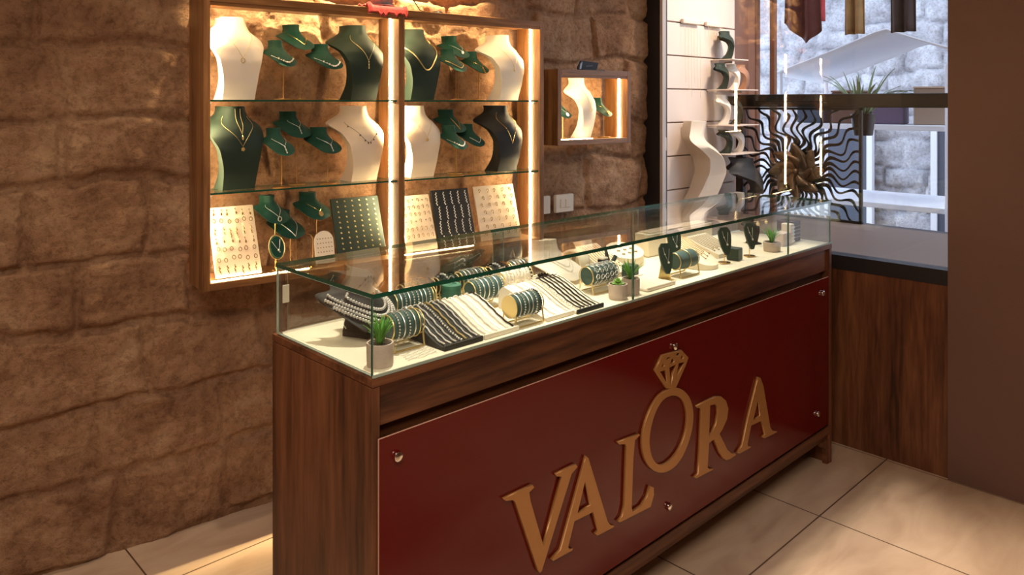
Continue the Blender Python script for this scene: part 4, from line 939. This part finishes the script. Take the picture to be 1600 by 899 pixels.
# ------------------------------------------------------------------ window display zone
def win_bust(label, x, y, z, rz, w_, h, mat, shelf=True):
    t, S = bust('necklace_bust', label, 'necklace bust', 'curl' if h > .5 else 'big', w_, h, mat, (x, y, z), rz, 'busts in the shop window')
    if shelf:
        s_ = thing('slatwall_shelf', 'small white shelf hooked in the slats under the ' + label.split(' bust')[0] + ' bust', 'shelf', (x if z > 1.7 else 3.155, y, z - .0075), 0, 'small white slat shelves')
        hw = .085 if z > 1.7 else .155
        MB().bevbox(-hw, hw, -.07, 1.064 - y, 0, .0065, .0015).build('shelf_board', SLAT, s_, False)
        MB().box(-hw + .01, -hw + .015, .03, 1.064 - y, -.012, -.0002).box(hw - .015, hw - .01, .03, 1.064 - y, -.012, -.0002).build('bracket', WHITEW, s_, False)
    return t, S
win_bust('dark green bust highest on the slatted panel', 3.130, .985, 1.735, R_(38), .135, .165, DKGREEN)
win_bust('dark green bust of the second slat shelf', 3.060, .975, 1.560, R_(38), .125, .150, DKGREEN)
win_bust('white bust of the second slat shelf', 3.185, .975, 1.560, R_(22), .120, .150, WHITE, False)
win_bust('tan bust at the window end of the slats', 3.295, .980, 1.560, R_(15), .110, .150, plain('tan_leatherette', (.35, .17, .09), .5), False)
win_bust('white bust of the third slat shelf', 3.065, .970, 1.355, R_(38), .130, .172, WHITE)
win_bust('dark green bust of the third slat shelf', 3.215, .980, 1.355, R_(38), .125, .165, DKGREEN, False)
win_bust('dark green bust of the lowest slat shelf', 3.085, .965, 1.190, R_(38), .130, .135, DKGREEN)
win_bust('white bust of the lowest slat shelf', 3.230, .970, 1.190, R_(20), .125, .135, WHITE, False)
win_bust('tall cream bust seen from the side, standing on the window sill', 2.830, .945, .8205, R_(60), .25, .560, CREAM, False)
win_bust('large black bust behind the tall cream bust on the window sill', 3.190, .860, .8205, R_(34), .30, .340, BLACK, False)
def rail_(x, label, group, mat, n, L):
    t = thing('chain_rail', label, 'chain rail', (x, 1.060, 1.935), 0)
    MB().bevbox(-.085, .085, -.016, .004, -.010, .016, .003).build('rail', SLAT, t, False)
    for i in range(n):
        xx = x - .075 + .150 * i / (n - 1)
        path_obj([(xx, 1.040, 1.930), (xx + .002, 1.040, 1.930 - L * .6), (xx + .006, 1.040, 1.930 - L * (.8 + .2 * (i % 3) / 2))], .0009, mat, 'hanging_chain', label.replace('rail', 'chain hanging from the rail'), 'chain', group)
rail_(2.82, 'slim gold rail nearer the window frame', 'long chains on the nearer rail', GOLDL, 6, .42)
rail_(3.06, 'slim gold rail nearer the busts', 'short chains on the farther rail', GOLD, 8, .085)
# black rail and the flame screen
rl = tag(MB().bevbox(3.33, 3.39, -1.0, 1.055, 1.456, 1.531, .003).build('window_rail', BLACKM, smooth=False), 'broad black rail across the window above the wavy metal screen', 'rail')
t = thing('metal_screen', 'black metal screen of wavy flame tendrils round a bronze flower', 'decorative screen', (3.36, .665, .8205))
fr = MB(); Y0, Y1, ZH = -.345, .375, .634
fr.bevbox(-.01, .01, Y0, Y0 + .016, 0, ZH, .001).bevbox(-.02, .02, Y1 - .016, Y1 + .030, 0, ZH, .001).bevbox(-.01, .01, Y0, Y1, 0, .014, .001).bevbox(-.01, .01, Y0, Y1, ZH - .014, ZH, .001)
fr.build('frame', BLACKM, t, False)
cy, cz = .02, .265; rr = random.Random(4)
tm = MB(); n_t = 38
for i in range(n_t):
    a0 = 2 * pi * i / n_t; ln = 0
    ca, sa = cos(a0), sin(a0)
    lim = min([((Y1 - cy) if ca > 0 else (cy - Y0)) / max(1e-3, abs(ca)), ((ZH - cz) if sa > 0 else cz) / max(1e-3, abs(sa))]) - .010
    ph = i * .24 + rr.uniform(0, .9); amp_ = rr.uniform(.7, 1.3); K = 26; vs = []
    for k in range(K + 1):
        q = k / K; r = .05 + (lim - .05) * q; off = .024 * amp_ * sin(q * lim * 36 + ph) * min(1, q * 3) * (1 - .5 * max(0, q - .85) / .15)
        y = cy + ca * r - sa * off; z = cz + sa * r + ca * off; wd = (.0075 + .0060 * sin(q * lim * 17 + ph) ** 2) * (1 - .45 * q)
        y = min(max(y, Y0 + .004), Y1 - .004); z = min(max(z, .004), ZH - .004)
        for xx in (-.004, .004): vs += [(xx, y + sa * wd, z - ca * wd), (xx, y - sa * wd, z + ca * wd)]
    fs = []
    for k in range(K):
        o = 4 * k; fs += [(o, o + 1, o + 5, o + 4), (o + 3, o + 2, o + 6, o + 7), (o + 1, o + 3, o + 7, o + 5), (o + 2, o, o + 4, o + 6)]
    tm.add(vs, fs + [(0, 2, 3, 1)])
tm.build('flame_tendrils', BLACKM, t, True, 50)
fl = MB(); BRZ = plain('dark_bronze', (.12, .075, .04), .35, .6)
for ring, (cnt, l, tilt) in enumerate(((8, .165, .22), (7, .11, .65))):
    for i in range(cnt):
        a = 2 * pi * i / cnt + ring * .4; wv = .30
        def petal(u_, v_, a=a, l=l, tilt=tilt):
            r = l * u_; wdt = l * .26 * sin(pi * min(1, u_ * .92 + .06)) ** .7; c = (v_ - .5) * 2 * wdt
            bend = .022 * sin(u_ * 4.0); return (-.012 - r * tilt * .5 - .012 * (1 - (2 * v_ - 1) ** 2), cy + cos(a) * r - sin(a) * (c + bend), cz + sin(a) * r + cos(a) * (c + bend))
        fl.grid(petal, 10, 5)
fl.ball((-.03, cy, cz), .018, 12)
o = fl.build('bronze_flower', BRZ, t, True, 60); o.modifiers.new('s', 'SOLIDIFY').thickness = .002
# posts, hangings and stall beyond
for i, (y, x, w_, lab) in enumerate(((1.085, 3.60, .05, 'brown wooden post nearest the slatted panel'), (.97, 3.62, .035, 'slim brown wooden post right of the first one'))):
    t = thing('wooden_post', lab, 'post', (x, y, 0)); MB().bevbox(-w_ / 2, w_ / 2, -w_ / 2, w_ / 2, 0, 3.2, .004).build('shaft', BRNW, t, False); MB().bevbox(-w_ * .7, w_ * .7, -w_ * .7, w_ * .7, 0, .08, .004).build('base_block', BRNW, t, False)
tag(MB().tube([(3.85, -1.5, 2.75), (3.85, 1.6, 2.75)], .012, 8).build('hanging_rod', BLACKM), 'dark rod carrying the hanging cloths outside the window', 'rod')
def hang(label, y, w_, z0, mat, x=3.85, pt=False):
    def fn(a, b):
        yy = y - w_ / 2 + w_ * a; top = 2.7365; lo = z0 + (.16 * (1 - a) * 0 + (.22 * abs(a - .35) if pt else 0)); z = top + (lo - top) * b
        return (x + .022 * sin(a * 14 + b) * (.4 + .6 * b) + .0, yy + (.05 * b * (a - .5) if pt else 0), z)
    o = MB().grid(fn, 26, 18).build('hanging_cloth', mat); md = o.modifiers.new('s', 'SOLIDIFY'); md.thickness = .006
    tag(o, label, 'cloth', 'cloths hanging outside the window')
hang('maroon cloth hanging in points beside the wooden posts', .895, .20, 1.86, CLOTHK, pt=True)
hang('ochre striped cloth hanging in the middle of the window', .565, .12, 1.900, CLOTHY)
hang('dark brown cloth hanging right of the ochre one', .285, .14, 1.895, CLOTHB)
hang('red edged cloth hanging close to the maroon one', .800, .06, 2.00, REDC, x=3.90)
# a white canopied stall outside
t = thing('market_stall', 'white canopied stall standing in the street outside', 'stall', (4.75, .75, 0))
m = MB(); m.grid(lambda a, b: (-.42 + .84 * b, -.60 + 1.2 * a, 1.98 - .42 * abs(a - .35) ** .9 - .05 * b), 16, 6); o = m.build('canopy', CANVAS, t); o.modifiers.new('s', 'SOLIDIFY').thickness = .012
for x, y in ((-.38, -.55), (-.38, .55), (.38, -.55), (.38, .55)): MB().tube([(x, y, 0), (x, y, 1.72)], .014, 8).build('pole', CANVAS, t)
MB().bevbox(-.36, .36, -.55, .55, 1.30, 1.335, .003).bevbox(-.36, .36, -.55, .55, .78, .815, .003).build('shelf_board', CANVAS, t, False)
for i, (y, h, mt, lab) in enumerate(((.40, .16, 'slate', 'dark slate box on the top board of the stall, nearest the posts'), (.15, .22, 'brown', 'brown wooden box on the top board of the stall'), (-.12, .14, 'violet', 'violet grey box in the middle of the stall board'), (-.38, .24, 'tan', 'tan box at the far end of the stall board'))):
    c_ = {'slate': (.05, .06, .09), 'brown': (.14, .07, .045), 'violet': (.12, .09, .16), 'tan': (.30, .22, .16)}[mt]
    t2 = thing('goods_box', lab, 'box', (4.62, .75 + y, 1.3355), R_(5 * i)); MB().bevbox(-.1, .1, -.1, .1, 0, h, .006).build('carton', plain(mt + '_carton', c_, .6), t2, False); MB().bevbox(-.104, .104, -.104, .104, h, h + .012, .003).build('lid', plain(mt + '_lid', tuple(min(1, k * 1.8) for k in c_), .6), t2, False)
t = thing('hanging_plant', 'spiky green plant at the right of the window behind the black rail', 'plant', (3.47, .36, 1.30))
MB().lathe([(.0001, 0), (.05, 0), (.065, .12), (.055, .12), (.0001, .115)], (0, 0, 0), 20).build('pot', BLACKM, t, True, 40)
m = MB(); rr = random.Random(9)
for i in range(38):
    a = rr.uniform(0, 2 * pi); l = rr.uniform(.24, .40); o_ = rr.uniform(.3, .95); d = Vector((cos(a), sin(a), 0)); side = Vector((-sin(a), cos(a), 0)); K = 8; vs = []
    for k in range(K + 1):
        q = k / K; c = d * (.02 + l * o_ * q) + Vector((0, 0, .11 + l * (q - .75 * o_ * q * q))); wd = .008 * (1 - q ** 2) + .0004
        if c.x < -.055: c.x = -.055 + (c.x + .055) * .1
        vs += [c - side * wd, c + Vector((0, 0, -.002)), c + side * wd]
    m.add(vs, [(3 * k + j, 3 * k + j + 1, 3 * k + j + 4, 3 * k + j + 3) for k in range(K) for j in (0, 1)])
o = m.build('leaves', plain('dusty_leaf', (.16, .24, .12), .55, 0, 0, 100, .3, 12), t, True, 60); o.modifiers.new('s', 'SOLIDIFY').thickness = .0012
